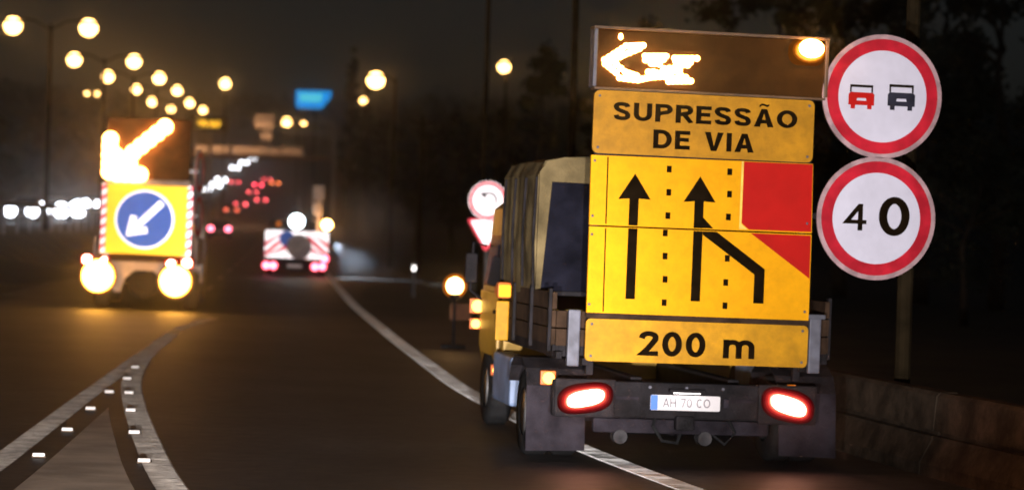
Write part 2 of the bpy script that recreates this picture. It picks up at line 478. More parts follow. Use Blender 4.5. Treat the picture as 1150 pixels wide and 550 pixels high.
# road studs
def stud(px, py, row, i, warm=False):
    p = None; d = 10.0
    while d < 60:
        q = at(px, py, d)
        if q.z <= gz(q.x, q.y): p = q; break
        d += 0.02
    t = thing('road_stud', f'white reflective road stud in the {row} row, {ORD[i]} from the tip of the gore', 'road stud', (p.x, p.y, gz(p.x, p.y) + 0.004), (0, 0, R(5)), 'reflective road studs in the gore')
    B().box((0, 0, 0.008), (0.11, 0.10, 0.016), 0.006).build('stud_base', concrete, t)
    B().box((0, -0.040, 0.022), (0.095, 0.03, 0.028), 0.006, Matrix.Rotation(R(-25), 3, 'X')).build('reflector', stud_m, t)
for i, (a, c) in enumerate([(152, 414), (143, 427), (123, 442), (102, 461), (76, 485), (44, 514)]): stud(a, c, 'left', i)
for i, (a, c) in enumerate([(145, 443), (147, 463), (151, 488), (162, 520)]): stud(a, c, 'right', i)

# ------------------------------------------------------------------ barriers
t = thing('concrete_barrier', 'low brown-lit concrete barrier beside the shoulder right of the near truck', 'barrier', (0, 0, 0))
seg = 3.0; y = 8.0
while y < 44:
    prof = [(0, -0.05), (0.0, 0.10), (0.10, 0.30), (0.10, 0.325), (0.155, 0.335), (0.155, 0.365), (0.105, 0.375), (0.13, 0.66), (0.16, 0.69), (0.30, 0.69), (0.33, 0.66), (0.45, 0.1), (0.45, -0.05)]
    rings = []
    for yy in (y + 0.012, y + seg - 0.012):
        x0 = xe(yy) + 2.55
        rings.append([(x0 + a, yy, gz(x0, yy) + h + random.uniform(-.004, .004)) for a, h in prof])
    B().loft(rings).build('barrier_block', concrete, t)
    y += seg
t = thing('guard_rail', 'pale steel guard rail along the median left of the arrow truck', 'guard rail')
def rail_pt(y): return Vector((xm(y) + 0.55, y, gz(xm(y) + 0.3, y)))
y = 40
while y < 330:
    p, q = rail_pt(y), rail_pt(y + 8)
    u = Vector((0, 0, 1)); sd_ = Vector((1, 0.094, 0)).normalized()
    w_prof = [(0.0, 1.08), (0.05, 1.05), (0.05, 1.01), (0.0, 0.985), (0.05, 0.96), (0.05, 0.92), (0, 0.89), (-0.02, 0.89), (-0.02, 1.08)]
    B().loft([[pp + sd_ * a + u * h for a, h in w_prof] for pp in (p, q)]).build('rail_beam', galv, t)
    for k in (0, 4):
        r_ = rail_pt(y + k); B().box((r_.x - 0.06, r_.y, r_.z + 0.42), (0.06, 0.08, 1.0)).build('rail_post', galv, t)
    y += 8

# ------------------------------------------------------------------ street lamps
def lamp_light(parent, p, power):
    d = bpy.data.lights.new('lamp_light', 'SPOT'); d.energy = power; d.color = (1.0, 0.47, 0.21); d.spot_size = R(165); d.spot_blend = 0.5; d.shadow_soft_size = 0.12
    o = bpy.data.objects.new('lamp_light', d); C.objects.link(o); o.parent = parent; o.location = p
def luminaire(parent, p, side, g, r=0.34, power=95):
    """lamp head: cowl above a glowing bowl; side = direction of the arm"""
    h = B().loft([[(p[0] + s_ * math.cos(2 * math.pi * j / 12), p[1] + s_ * math.sin(2 * math.pi * j / 12), p[2] + z) for j in range(12)]
                  for s_, z in ((r * 1.18, 0.02), (r * 1.18, 0.06), (r * 0.8, r * 0.45), (r * 0.3, r * 0.62))]).build('lamp_head', pole_m, parent, True)
    B().ball((p[0], p[1], p[2] - 0.09), (r * 1.12, r * 1.12, r * 1.08), 12, 8).build('lamp_bowl', g, h, True)
    if power: lamp_light(parent, (p[0], p[1], p[2] - r - 0.2), power)
LAMPG = 'street lamps along the motorway'
def mast2(px, py, d, half, label, g=None):
    top = at(px, py, d); base = gz(top.x, d) - 0.02
    t = thing('street_lamp', label, 'street lamp', (top.x, d, base), (0, 0, 0), LAMPG)
    H = top.z - base
    B().tube([(0, 0, 0), (0, 0, 0.6), (0, 0, 0.62), (0, 0, H + 0.1)], [0.16, 0.15, 0.11, 0.07]).build('pole', pole_m, t)
    for s_ in (-1, 1):
        B().tube([(0, 0, H - 0.15), (s_ * half * 0.4, 0, H + 0.22), (s_ * half * 0.8, 0, H + 0.32), (s_ * half, 0, H + 0.28)], 0.04, 8).build('arm', pole_m, t)
        luminaire(t, (s_ * half, 0, H + 0.08), s_, g or g_sod)
for i, (px, py, d, hw) in enumerate([(57, 30, 101, 1.6), (117, 68, 128, 1.6), (150, 87, 150, 1.62), (176, 101, 186, 1.6), (192, 115, 204, 1.6), (210, 123, 239, 1.6)]):
    mast2(px, py, d, hw, f'double-armed orange street lamp on the median, {ORD[i]} from the left edge', g_sod if i < 3 else g_sod2)
mast2(103.5, 105, 400, 0.85, 'distant close pair of orange lamp heads above the arrow truck', g_sod2)
for d in (73, 45, 17):      # the same row carried on towards the viewer, beside the frame
    x = xm(d) + 0.1
    px = 0
    top = Vector((x, d, gz(x, d) + 9.6))
    t = thing('street_lamp', {73: 'double-armed median lamp left of the picture edge, the farthest of its three', 45: 'double-armed median lamp left of the picture edge, between its two neighbours', 17: 'double-armed median lamp left of the picture edge, closest to the viewer'}[d], 'street lamp', (x, d, gz(x, d) - 0.02), (0, 0, 0), LAMPG)
    B().tube([(0, 0, 0), (0, 0, 9.7)], [0.15, 0.07]).build('pole', pole_m, t)
    for s_ in (-1, 1):
        B().tube([(0, 0, 9.45), (s_ * 0.7, 0, 9.8), (s_ * 1.6, 0, 9.88)], 0.04, 8).build('arm', pole_m, t)
        luminaire(t, (s_ * 1.6, 0, 9.7), s_, g_sod)
def mast1(px, py, d, off, label, r=0.34, g=None, thick=1.0, power=130):
    top = at(px, py, d); bx_ = top.x + off; base = gz(bx_, d) - 0.12 + hill(bx_, d)
    t = thing('street_lamp', label, 'street lamp', (bx_, d, base), (0, 0, 0), LAMPG)
    H = top.z - base
    B().tube([(0, 0, 0), (0, 0, 0.6), (0, 0, 0.62), (0, 0, H + 0.1)], [0.15 * thick, 0.14 * thick, 0.1 * thick, 0.065 * thick]).build('pole', pole_m, t)
    B().tube([(0, 0, H - 0.1), (-off * 0.5, 0, H + 0.25), (-off, 0, H + 0.3)], 0.04, 8).build('arm', pole_m, t)
    luminaire(t, (-off, 0, H + 0.08), -1, g or g_sod2, r, power)
mast1(253, 94, 255, 0.05, 'tall single orange lamp above the amber message sign', 0.5, power=9000)
mast1(422, 90, 110, 0.9, 'large orange lamp glowing right of the pointed conifer', 0.36, g_sod)
mast1(408, 113, 260, 0.4, 'small orange lamp low beside the pointed conifer', 0.34)
mast1(322, 137, 300, 1.4, 'orange lamp low left of the blue sign post', 0.52)
mast1(341, 138, 360, 0.5, 'faint small lamp under the blue sign', 0.34)
mast1(566, 75, 130, 0.12, 'lone yellow lamp between the trees above the tarpaulin truck', 0.30)
for (px, d, H, lab) in [(1017, 22, 9.0, 'brown lamp post behind the two round signs'), (638, 40, 9.2, 'pale slim lamp post rising behind the tarpaulin box'), (540, 57, 9.4, 'dark slim lamp post above the round turn sign')]:
    p = at(px, 300, d)
    t = thing('lamp_post', lab, 'street lamp', (p.x, d, gz(p.x, d) - 0.12), (0, 0, 0))
    B().tube([(0, 0, 0), (0, 0, 0.7), (0, 0, 0.72), (0, 0, H)], [0.10, 0.10, 0.075, 0.05]).build('pole', pole_m, t)
    B().tube([(0, 0, H - 0.1), (-0.7, 0, H + 0.25), (-1.5, 0, H + 0.3)], 0.035, 8).build('arm', pole_m, t)
    luminaire(t, (-1.5, 0, H + 0.1), -1, g_sod, 0.26, 90)
p = at(475, 130, 105)
t = thing('utility_pole', 'thin pale pole before the dark trees right of the mist', 'pole', (p.x, 105, gz(p.x, 105) - 0.12))
B().tube([(0, 0, 0), (0, 0, p.z - gz(p.x, 105) + 0.1)], [0.13, 0.09]).build('pole', pole_m, t)
B().box((0, 0, p.z - gz(p.x, 105) - 0.2), (1.1, 0.08, 0.10), 0.01).build('crossarm', wood, t)

# ------------------------------------------------------------------ wheels
def wheel(parent, x, y, r, wd, side, tm=None):
    prof = [(r * 0.55, -wd / 2), (r * 0.93, -wd / 2), (r, -wd * 0.36), (r, wd * 0.36), (r * 0.93, wd / 2), (r * 0.55, wd / 2)]
    n = 22
    b = B().loft([[(x + a, y + q * math.cos(2 * math.pi * j / n), r + q * math.sin(2 * math.pi * j / n)) for j in range(n)] for q, a in prof], cap=False)
    ty = b.build('wheel', tm or black, parent, True)
    rim = B().loft([[(x + side * a, y + q * math.cos(2 * math.pi * j / n), r + q * math.sin(2 * math.pi * j / n)) for j in range(n)]
                    for q, a in ((r * .56, wd * .45), (r * .5, wd * .38), (r * .42, wd * .2), (r * .2, wd * .22), (r * .16, wd * .40), (r * .02, wd * .42))]).build('rim', galv, ty, True)
    return ty

# ------------------------------------------------------------------ near sign truck
TR = thing('sign_truck', 'tarpaulin-backed works truck carrying tall yellow lane-closure panels on its tail', 'truck', (1.5, 20.0, gz(1.5, 20)), (0, R(0.6), R(9.4)))
SY = -0.40     # sign plane
# frame and deck
B().box((-0.42, 2.4, 0.62), (0.10, 4.6, 0.2), 0.01).build('chassis_rail', chassis_m, TR)
B().box((0.42, 2.4, 0.62), (0.10, 4.6, 0.2), 0.01).build('chassis_rail', chassis_m, TR)
B().box((0, 1.30, 0.93), (2.36, 2.75, 0.10), 0.01).build('deck', chassis_m, TR)
for i, zz in enumerate((1.04, 1.19, 1.34)):
    for s_ in (-1, 1):
        B().box((s_ * 1.17, 1.30, zz), (0.04, 2.72, 0.14), 0.008).build('side_board', wood, TR)
for yy in (0.0, 0.9, 1.8, 2.6):
    for s_ in (-1, 1): B().box((s_ * 1.20, yy, 1.18), (0.03, 0.07, 0.52), 0.005).build('stake', chassis_m, TR)
for i, zz in enumerate((1.04, 1.19)):
    B().box((0, -0.09, zz), (2.32, 0.04, 0.14), 0.008).build('tail_board', wood, TR)
# tarpaulin box
bx = B()
def arch(y, s=1.0, sag=0.0):
    w_ = 1.19 * s; zt = 2.56
    pts = [(-w_, 1.36), (-w_ - 0.01, 1.8), (-w_, 2.40), (-w_ + 0.06, 2.52), (-w_ + 0.22, zt), (0, zt + 0.04 - sag), (w_ - 0.22, zt), (w_ - 0.06, 2.52), (w_, 2.40), (w_ + 0.01, 1.8), (w_, 1.36)]
    return pts
rings = []
for i in range(9):
    yy = 0.82 + 1.84 * i / 8; sag = 0.03 * (i % 2)
    o_ = arch(yy, 1.0 - 0.008 * (i % 2), sag)
    rings.append([(x + random.uniform(-.008, .008), yy, z + random.uniform(-.008, .008)) for x, z in o_] + [(x * 0.975, yy, z - 0.02 if z > 1.5 else z) for x, z in reversed(o_)])
bx.loft(rings, cap=True)
tp = bx.build('tarpaulin', tarp, TR, False)
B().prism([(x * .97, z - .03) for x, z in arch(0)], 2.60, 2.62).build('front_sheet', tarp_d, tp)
fl = B()
fl.prism([(-1.19, 1.36), (-1.19, 2.42), (-1.13, 2.52), (-0.97, 2.555), (1.19, 2.555), (1.19, 2.32), (-1.08, 2.34), (-1.15, 1.36)], 0.815, 0.78)
fl.build('tail_flap', tarp, tp)
for k in range(4):
    B().tube([(-1.2, 0.86 + k * 0.55, 1.42), (-1.215, 0.86 + k * 0.55, 1.9), (-1.2, 0.86 + k * 0.55, 2.38)], 0.012, 6).build('strap', chassis_m, tp)
B().prism([(-1.14, 1.37), (1.13, 1.37), (1.13, 2.36), (-1.10, 2.36)], 0.86, 0.88).build('opening_dark_sheet', tarp_d, TR)  # dark sheet across the box opening, standing for its shaded interior
B().box((0, 0.83, 1.38), (2.2, 0.05, 0.04), 0.01).build('opening_bar', chassis_m, TR)
# cab
cab = B().loft([[(x, yy, z) for x, z in ((-1.08 * s, 0.55), (-1.12 * s, 0.75), (-1.12 * s, 1.30), (-1.05 * s, zt - .12), (-0.9 * s, zt), (0.9 * s, zt), (1.05 * s, zt - .12), (1.12 * s, 1.30), (1.12 * s, .75), (1.08 * s, .55))]
                for yy, s, zt in ((2.80, 1.0, 2.18), (2.86, 1.0, 2.24), (4.1, 1.0, 2.24), (4.35, 0.98, 1.95), (4.55, 0.97, 1.45), (4.6, 0.96, 1.2))]).build('cab', cab_y, TR)
for s_ in (-1, 1):
    dr = B().box((s_ * 1.125, 3.62, 1.0), (0.03, 1.05, 0.62), 0.012).build('door', cab_y, TR)
    B().box((s_ * 1.145, 3.2, 1.12), (0.03, 0.16, 0.035), 0.008).build('handle', chassis_m, dr)
    B().add([(s_ * 1.128, 3.16, 1.36), (s_ * 1.128, 4.1, 1.36), (s_ * 1.085, 4.0, 1.86), (s_ * 1.085, 3.2, 1.86), (s_ * 1.10, 3.16, 1.36), (s_ * 1.10, 4.1, 1.36), (s_ * 1.06, 4.0, 1.86), (s_ * 1.06, 3.2, 1.86)],
            [(0, 1, 2, 3), (7, 6, 5, 4), (0, 4, 5, 1), (1, 5, 6, 2), (2, 6, 7, 3), (3, 7, 4, 0)]).build('side_window', glass, TR)
    mr = B().tube([(s_ * 1.1, 4.2, 1.75), (s_ * 1.22, 4.28, 1.78), (s_ * 1.24, 4.28, 1.3), (s_ * 1.12, 4.25, 1.2)], 0.014, 6).build('mirror_arm', chassis_m, TR)
    B().box((s_ * 1.24, 4.26, 1.52), (0.12, 0.06, 0.30), 0.02).build('mirror', chassis_m, mr)
B().box((0, 2.788, 1.75), (1.3, 0.02, 0.42), 0.008).build('rear_window', glass, TR)
# amber lamps on the driver's side
def bulb(x, y, z, r, nm='marker_lamp', g=None, par=None, ring=True):
    h = B().box((x, y + 0.03, z), (r * 2.6, 0.05, r * 2.4), 0.01).build(nm, orange_p, par or TR)
    B().ball((x, y - 0.02, z), (r, r * 0.7, r), 12, 8).build('bulb', g or g_small, h, True)
bulb(-1.155, 4.28, 1.14, 0.062); bulb(-1.165, 4.32, 0.96, 0.045); bulb(-1.135, 3.02, 1.34, 0.035)
bulb(-1.10, 3.25, 0.56, 0.045); bulb(-1.17, 0.10, 0.69, 0.05)
wl_ = B().box((-1.25, 2.12, 1.36), (0.13, 0.14, 0.15), 0.03).build('work_lamp', orange_p, TR)
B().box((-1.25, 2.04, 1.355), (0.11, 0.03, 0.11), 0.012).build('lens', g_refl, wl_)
B().box((-1.25, 2.14, 1.08), (0.12, 0.03, 0.36), 0.01).build('reflector_panel', y_200, TR)
B().box((-1.16, 2.0, 0.56), (0.20, 1.0, 0.44), 0.03).build('side_locker', blue_m, TR)
B().box((1.16, 2.0, 0.56), (0.20, 1.0, 0.44), 0.03).build('side_locker', blue_m, TR)
# wheels
for s_ in (-1, 1):
    wheel(TR, s_ * 1.18, 0.62, 0.37, 0.21, s_); wheel(TR, s_ * 0.94, 0.62, 0.37, 0.21, s_)
    wheel(TR, s_ * 1.02, 3.75, 0.37, 0.22, s_)
    fl_ = B().add([(s_ * 0.84, 0.10, 0.09), (s_ * 1.34, 0.10, 0.08), (s_ * 1.34, 0.16, 0.62), (s_ * 0.84, 0.16, 0.62), (s_ * 0.84, 0.115, 0.09), (s_ * 1.34, 0.115, 0.08), (s_ * 1.34, 0.175, 0.62), (s_ * 0.84, 0.175, 0.62)],
                  [(0, 1, 2, 3), (7, 6, 5, 4), (0, 4, 5, 1), (1, 5, 6, 2), (2, 6, 7, 3), (3, 7, 4, 0)]).build('mudflap', flap_m, TR)
    B().loft([[(s_ * x, yy, z) for x in (0.82, 1.34)] + [(s_ * x, yy, z + 0.02) for x in (1.34, 0.82)] for yy, z in ((0.16, 0.6), (0.25, 0.74), (0.45, 0.82), (0.8, 0.82), (1.0, 0.74), (1.08, 0.6))]).build('mudguard', chassis_m, TR)
B().tube([(-1.0, 0.62, 0.37), (1.0, 0.62, 0.37)], 0.07).build('axle', chassis_m, TR)
B().ball((0.05, 0.62, 0.38), (0.2, 0.24, 0.2)).build('differential', chassis_m, TR, True)
B().tube([(-1.0, 3.75, 0.37), (1.0, 3.75, 0.37)], 0.06).build('axle', chassis_m, TR)
# tail beam with lamps
bm_ = B().box((-0.07, -0.20, 0.55), (2.24, 0.10, 0.30), 0.02).build('tail_beam', chassis_m, TR)
B().box((-0.08, -0.13, 0.33), (1.5, 0.08, 0.12), 0.02).build('underrun_bar', flap_m, TR)
for s_ in (-0.55, 0.42): B().box((s_, -0.10, 0.44), (0.08, 0.06, 0.26), 0.01).build('underrun_bracket', chassis_m, TR)
for x in (-0.60, 0.12): B().tube([(x, -0.19, 0.24), (x, -0.05, 0.24)], [0.06, 0.06], 12).build('exhaust_tip' if x < 0 else 'tow_eye', mat('dull steel', (.05, .047, .05), .7, 0, .4, 9, spec=.1), TR)
for x0, x1, z0, z1, tl in ((-1.11, -0.75, 0.47, 0.645, 0.03), (0.61, 0.965, 0.45, 0.64, -0.04)):
    cx, cz = (x0 + x1) / 2, (z0 + z1) / 2
    h = B().box((cx, -0.275, cz), (x1 - x0 + 0.15, 0.05, z1 - z0 + 0.14), 0.02).build('tail_lamp', chassis_m, TR)
    poly = []
    for i in range(28):
        a = 2 * math.pi * i / 28; c_, s2 = math.cos(a), math.sin(a)
        ex, ez = (abs(c_) ** 0.7) * (1 if c_ > 0 else -1), (abs(s2) ** 0.8) * (1 if s2 > 0 else -1)
        poly.append((ex, ez))
    hw, hh = (x1 - x0) / 2, (z1 - z0) / 2
    for k, (sx_, sz_, g_) in enumerate(((1.30, 1.46, gt[0]), (1.20, 1.30, gt[1]), (1.10, 1.14, gt[2]), (1.0, .98, gt[3]), (.92, .84, gt[4]))):  # glowing rings spread past the lamp to stand for its bloom
        B().prism([(cx + ex * hw * sx_, cz + ez * hh * sz_ + ex * tl) for ex, ez in poly], -0.28, -0.302 - k * .004).build('halo_ring', g_, h)
    B().prism([(cx + ex * hw * 0.84, cz + ez * hh * 0.72 + ex * tl) for ex, ez in poly], -0.30, -0.325).build('bulb', g_tailc, h)
B().box((0.82, -0.27, 0.70), (0.07, 0.03, 0.03), 0.006).build('marker_lamp', g_lens, TR)
for x in (-0.58, 0.42): B().box((x, -0.255, 0.565), (0.22, 0.01, 0.028), 0.003).build('reflective_strip', flap_m if x < 0 else flap_m, TR)
for k in range(7):
    B().tube([(-1.0 + k * .31, -.248, .66), (-1.0 + k * .31, -.262, .66)], .014, 6).build('bolt', alu, bm_)
B().tube([(-.30, -.16, .42), (-.34, -.24, .34), (-.26, -.25, .22), (-.12, -.2, .20), (-.05, -.1, .34)], .014, 6).build('air_hose', black, TR)
B().tube([(.30, -.16, .44), (.36, -.25, .30), (.28, -.22, .20), (.16, -.12, .30)], .012, 6).build('air_hose', black, TR)
B().box((-.08, -.26, .37), (.16, .10, .12), .02).build('tow_jaw', chassis_m, TR)
for k in range(5):
    B().box((-1.15 + k * .55, .02, .90), (.05, .5, .06), .006).build('cross_member', chassis_m, TR)
# number plate
pl = B().prism(rrect(-0.375, 0.215, 0.475, 0.60, 0.012), -0.262, -0.275).build('number_plate', plate_w, TR)
B().prism([(-0.374, 0.477), (-0.315, 0.477), (-0.315, 0.598), (-0.374, 0.598)], -0.275, -0.278).build('blue_band', plate_b, pl)
text('AH 70 CO', 'letter', mat('plate ink', (0.22, 0.20, 0.22), 0.6), pl, -0.07, 0.503, 0.575, 0.40, -0.2755, 0.06, .002)
pb = B().box((0.265, -0.275, 0.545), (0.05, 0.04, 0.08), 0.01).build('plate_lamp', flap_m, TR)
lbr = B().box((-0.08, -0.31, 0.64), (0.30, 0.06, 0.03), 0.006).build('plate_light_bar', chassis_m, TR)
B().box((-0.08, -0.315, 0.622), (0.22, 0.03, 0.008)).build('bulb', g_plate, lbr)
# sign frame
for x in (-1.06, 0.975):
    B().box((x, SY + 0.05, 1.05), (0.10, 0.06, 0.46), 0.012).build('frame_foot', alu, TR)
    B().box((x * 0.86, SY + 0.09, 2.1), (0.06, 0.06, 2.7), 0.008).build('frame_post', chassis_m, TR)
    B().box((x * 0.9, 0.05 - 0.2, 0.86), (0.06, 0.45, 0.06), 0.008).build('frame_bracket', chassis_m, TR)
B().box((0.98, SY + 0.05, 1.29), (0.16, 0.06, 0.04), 0.01).build('hinge', alu, TR)
for z in (0.98, 1.24, 1.9, 2.55, 3.09):
    B().box((-0.03, SY + 0.055, z), (1.84, 0.04, 0.05), 0.006).build('frame_crossbar', chassis_m, TR)
# lettered panel
pn = B().prism(rrect(-0.975, 0.885, 2.562, 3.076, 0.05), SY, SY + 0.03).build('sign_panel', y_text, TR, label='amber panel lettered SUPRESSAO DE VIA')
text('SUPRESSÃO', 'letter', ink, pn, -0.035, 2.838, 2.985, 1.55, SY - 0.001, 0.105)
text('DE VIA', 'letter', ink, pn, -0.045, 2.622, 2.775, 0.85, SY - 0.001, 0.105)
def screws(pn, pts):
    for x, z in pts: B().ball((x, SY - 0.003, z), (0.012, 0.006, 0.012), 8, 4).build('rivet', alu, pn)
screws(pn, [(-0.93, 3.03), (0.84, 3.03), (-0.93, 2.61), (0.84, 2.61)])
# lane diagram, upper and lower leaf
up_l = B().prism([(-0.975, 1.976), (0.903, 1.980), (0.892, 2.553), (-0.98, 2.545)], SY, SY + 0.03).build('sign_panel', y_lane, TR, label='upper yellow leaf of the lane diagram')
lo_l = B().prism([(-0.968, 1.262), (0.907, 1.258), (0.903, 1.968), (-0.973, 1.964)], SY, SY + 0.03).build('sign_panel', y_lane, TR, label='lower yellow leaf of the lane diagram')
lip = mat('yellow edging', (0.80, 0.40, 0.01), 0.5)
def flat(poly, nm, mt, par, lift=0.004): return B().prism(poly, SY - lift, SY + 0.001).build(nm, mt, par)
flat([(-0.842, 1.99), (-0.832, 1.99), (-0.836, 2.535), (-0.846, 2.535)], 'seam', ink, up_l)
flat([(-0.836, 1.275), (-0.826, 1.275), (-0.832, 1.952), (-0.842, 1.952)], 'seam', ink, lo_l)
def split(poly_up, poly_lo, nm, mt, lift=0.004):
    flat(poly_up, nm, mt, up_l, lift); flat(poly_lo, nm, mt, lo_l, lift)
for cx in (-0.607, -0.060):
    flat([(cx - 0.042, 1.984), (cx + 0.036, 1.984), (cx + 0.036, 2.205), (cx + 0.135, 2.200), (cx - 0.002, 2.408), (cx - 0.135, 2.195), (cx - 0.042, 2.203)], 'arrow', ink, up_l)
    flat([(cx - 0.042, 1.384), (cx + 0.036, 1.384), (cx + 0.036, 1.960), (cx - 0.042, 1.960)], 'arrow_shaft', ink, lo_l)
flat([(-0.026, 1.986), (0.065, 1.986), (-0.026, 2.075)], 'arrow_branch', ink, up_l)
flat([(-0.022, 1.960), (-0.022, 1.932), (0.428, 1.622), (0.428, 1.385), (0.515, 1.385), (0.515, 1.668), (0.095, 1.960)], 'arrow_branch', ink, lo_l)
for x, z in [(-0.326, 2.457), (-0.322, 2.267), (-0.322, 2.077), (-0.338, 1.934), (-0.332, 1.745), (-0.324, 1.555), (-0.324, 1.365), (0.185, 2.457), (0.190, 2.274), (0.188, 2.086), (0.193, 1.746), (0.188, 1.548), (0.189, 1.357)]:
    flat([(x - 0.020, z - 0.027), (x + 0.020, z - 0.027), (x + 0.020, z + 0.027), (x - 0.020, z + 0.027)], 'lane_mark', ink, up_l if z > 1.97 else lo_l)
pale_y = mat('pale yellow border', (0.95, 0.62, 0.10), 0.45)
flat([(0.283, 1.990), (0.356, 1.990), (0.30, 2.035), (0.30, 2.548), (0.283, 2.548)], 'red_field_border', pale_y, up_l, 0.003)
flat([(0.303, 2.040), (0.366, 1.990), (0.897, 1.990), (0.888, 2.549), (0.303, 2.546)], 'red_field', red_s, up_l, 0.005)
flat([(0.385, 1.960), (0.898, 1.605), (0.896, 1.960)], 'red_field', red_s, lo_l, 0.005)
screws(up_l, [(-0.95, 2.5), (-0.95, 2.05), (0.86, 2.06)]); screws(lo_l, [(-0.95, 1.9), (-0.95, 1.33), (0.87, 1.33)])
B().prism([(-0.968, 1.219), (0.909, 1.214), (0.907, 1.257), (-0.968, 1.259)], SY + 0.004, SY + 0.03).build('fold_rail', wood, TR)
# distance panel
pn = B().prism(rrect(-0.968, 0.908, 0.868, 1.214, 0.04), SY, SY + 0.03).build('sign_panel', y_200, TR, label='amber distance panel lettered 200 m')
text('200 m', 'letter', ink, pn, -0.035, 0.925, 1.128, 0.98, SY - 0.001, 0.10)
screws(pn, [(-0.92, 1.17), (0.86, 1.17), (-0.92, 0.91), (0.86, 0.91)])
# lamp matrix board
lb = B().box((-0.008, SY + 0.06, 3.335), (1.95, 0.12, 0.475), 0.012).build('arrow_board', board_m, TR, label='black lamp board with a half-lit arrow')
fr = mat('board frame', (0.13, 0.075, 0.04), 0.45, 0.2)
B().box((-0.008, SY + 0.05, 3.585), (1.99, 0.18, 0.025), 0.006).build('frame_edge', fr, lb)
B().box((-0.008, SY + 0.05, 3.09), (1.95, 0.16, 0.02), 0.006).build('frame_edge', fr, lb)
for x in (-0.985, 0.965): B().box((x, SY + 0.05, 3.337), (0.03, 0.18, 0.47), 0.006).build('frame_edge', alu if x < 0 else fr, lb)
strokes = [[(430, 145), (300, 150), (240, 190), (140, 255)], [(400, 170), (290, 215), (190, 265)], [(145, 285), (230, 350), (260, 390), (400, 405), (500, 385), (640, 375)],
           [(230, 290), (300, 345), (420, 385)], [(450, 225), (610, 225)], [(455, 255), (590, 250)], [(500, 280), (560, 285)], [(540, 300), (540, 350)], [(480, 345), (590, 340), (720, 330)],
           [(640, 415), (810, 412)], [(690, 350), (770, 385), (640, 390)], [(680, 240), (850, 240)], [(690, 265), (800, 270)], [(700, 290), (780, 292)], [(600, 320), (680, 312)], [(190, 230), (240, 240), (180, 300)]]
seen = []
def ledpt(a, c):   # lamp positions on the board face
    return (-0.939 + (a - 105) * 0.001080, 3.314 - (c - 260) * 0.001085 + (a - 105) * 0.00005)
led0 = B().ball((0, 0, 0), (0.027, 0.012, 0.025), 8, 5).mesh('lamp', g_amber)
for st in strokes:
    for (a, c), (e, f_) in zip(st, st[1:]):
        n = max(1, int(math.hypot(e - a, f_ - c) / 30))
        for k in range(n + 1):
            q = (a + (e - a) * k / n, c + (f_ - c) * k / n)
            if all(math.hypot(q[0] - s_[0], q[1] - s_[1]) > 21 for s_ in seen):
                seen.append(q); x, z = ledpt(*q); share(led0, 'lamp', lb, (x, SY - 0.008, z))
x, z = ledpt(255, 80); share(led0, 'lamp', lb, (x, SY - 0.008, z), sc=(0.7, 1, 1.1))
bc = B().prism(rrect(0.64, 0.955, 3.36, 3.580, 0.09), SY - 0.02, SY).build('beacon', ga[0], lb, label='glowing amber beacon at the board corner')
for k, q_ in enumerate((1.36, 1.22, 1.1)):  # widening glowing shells imitate the soft bloom around the beacon bulb
    B().ball((0.815, SY - 0.03 - k * .008, 3.485), (0.108 * q_, 0.02, 0.078 * q_), 18, 8).build('halo_ring', ga[k + 1], bc, True)
B().ball((0.82, SY - 0.065, 3.50), (0.108, 0.05, 0.078), 14, 8).build('bulb', g_amber, bc, True)
# two round signs on a side arm
def round_sign(cx, cz, r, lab):
    d = B().ring(cx, cz, 0.001, r, SY - 0.02, SY - 0.0, 56).build('round_sign', rim_s, TR, label=lab)
    B().ring(cx, cz, r * 0.74, r * 0.925, SY - 0.026, SY - 0.019, 56).build('red_ring', redring, d)
    B().ring(cx, cz, 0.001, r * 0.742, SY - 0.024, SY - 0.019, 56).build('white_face', white_s, d)
    B().box((cx - 0.5, SY + 0.04, cz), (1.0, 0.04, 0.05), 0.006).build('sign_arm', chassis_m, d)
    return d
d = round_sign(1.457, 3.137, 0.515, 'round no-overtaking sign with a red and a black car')
def carpic(cx, cz, mt, par, s):
    P = lambda l: [(cx + x * s, cz + z * s) for x, z in l]
    y0, y1 = SY - 0.029, SY - 0.023
    B().prism(P([(-.105, -.055), (.105, -.055), (.105, .03), (.09, .045), (-.09, .045), (-.105, .03)]), y0, y1).build('car_symbol', mt, par)
    for x in (-.085, .05): B().prism(P([(x, -.085), (x + .035, -.085), (x + .035, -.055), (x, -.055)]), y0, y1).build('car_symbol', mt, par)
    B().prism(P([(-.085, .085), (.085, .085), (.095, .105), (-.095, .105)]), y0, y1).build('car_symbol', ink, par)
    for x in (-.095, .08): B().prism(P([(x, .046), (x + .012, .046), (x + .012, .1), (x, .1)]), y0, y1).build('car_symbol', ink, par)
    B().prism(P([(-.04, -.02), (.04, -.02), (.035, .0), (-.035, .0)]), y0 - .001, y1 - .004).build('number_mark', white_s, par)
carpic(1.275, 3.115, red_s, d, 1.05); carpic(1.62, 3.125, grey_car, d, 1.12)
d = round_sign(1.447, 2.125, 0.512, 'round speed limit sign reading 40')
text('4', 'numeral', ink, d, 1.268, 2.02, 2.24, 0.185, SY - 0.025, 0.075)
text('0', 'numeral', ink, d, 1.60, 1.985, 2.31, 0.265, SY - 0.025, 0.088)
B().box((1.445, SY + 0.07, 2.62), (0.06, 0.05, 1.4), 0.006).build('sign_pole', chassis_m, TR)
B().box((1.445, SY + 0.035, 2.63), (0.10, 0.02, 0.05), 0.004).build('sign_clip', y_200, TR)

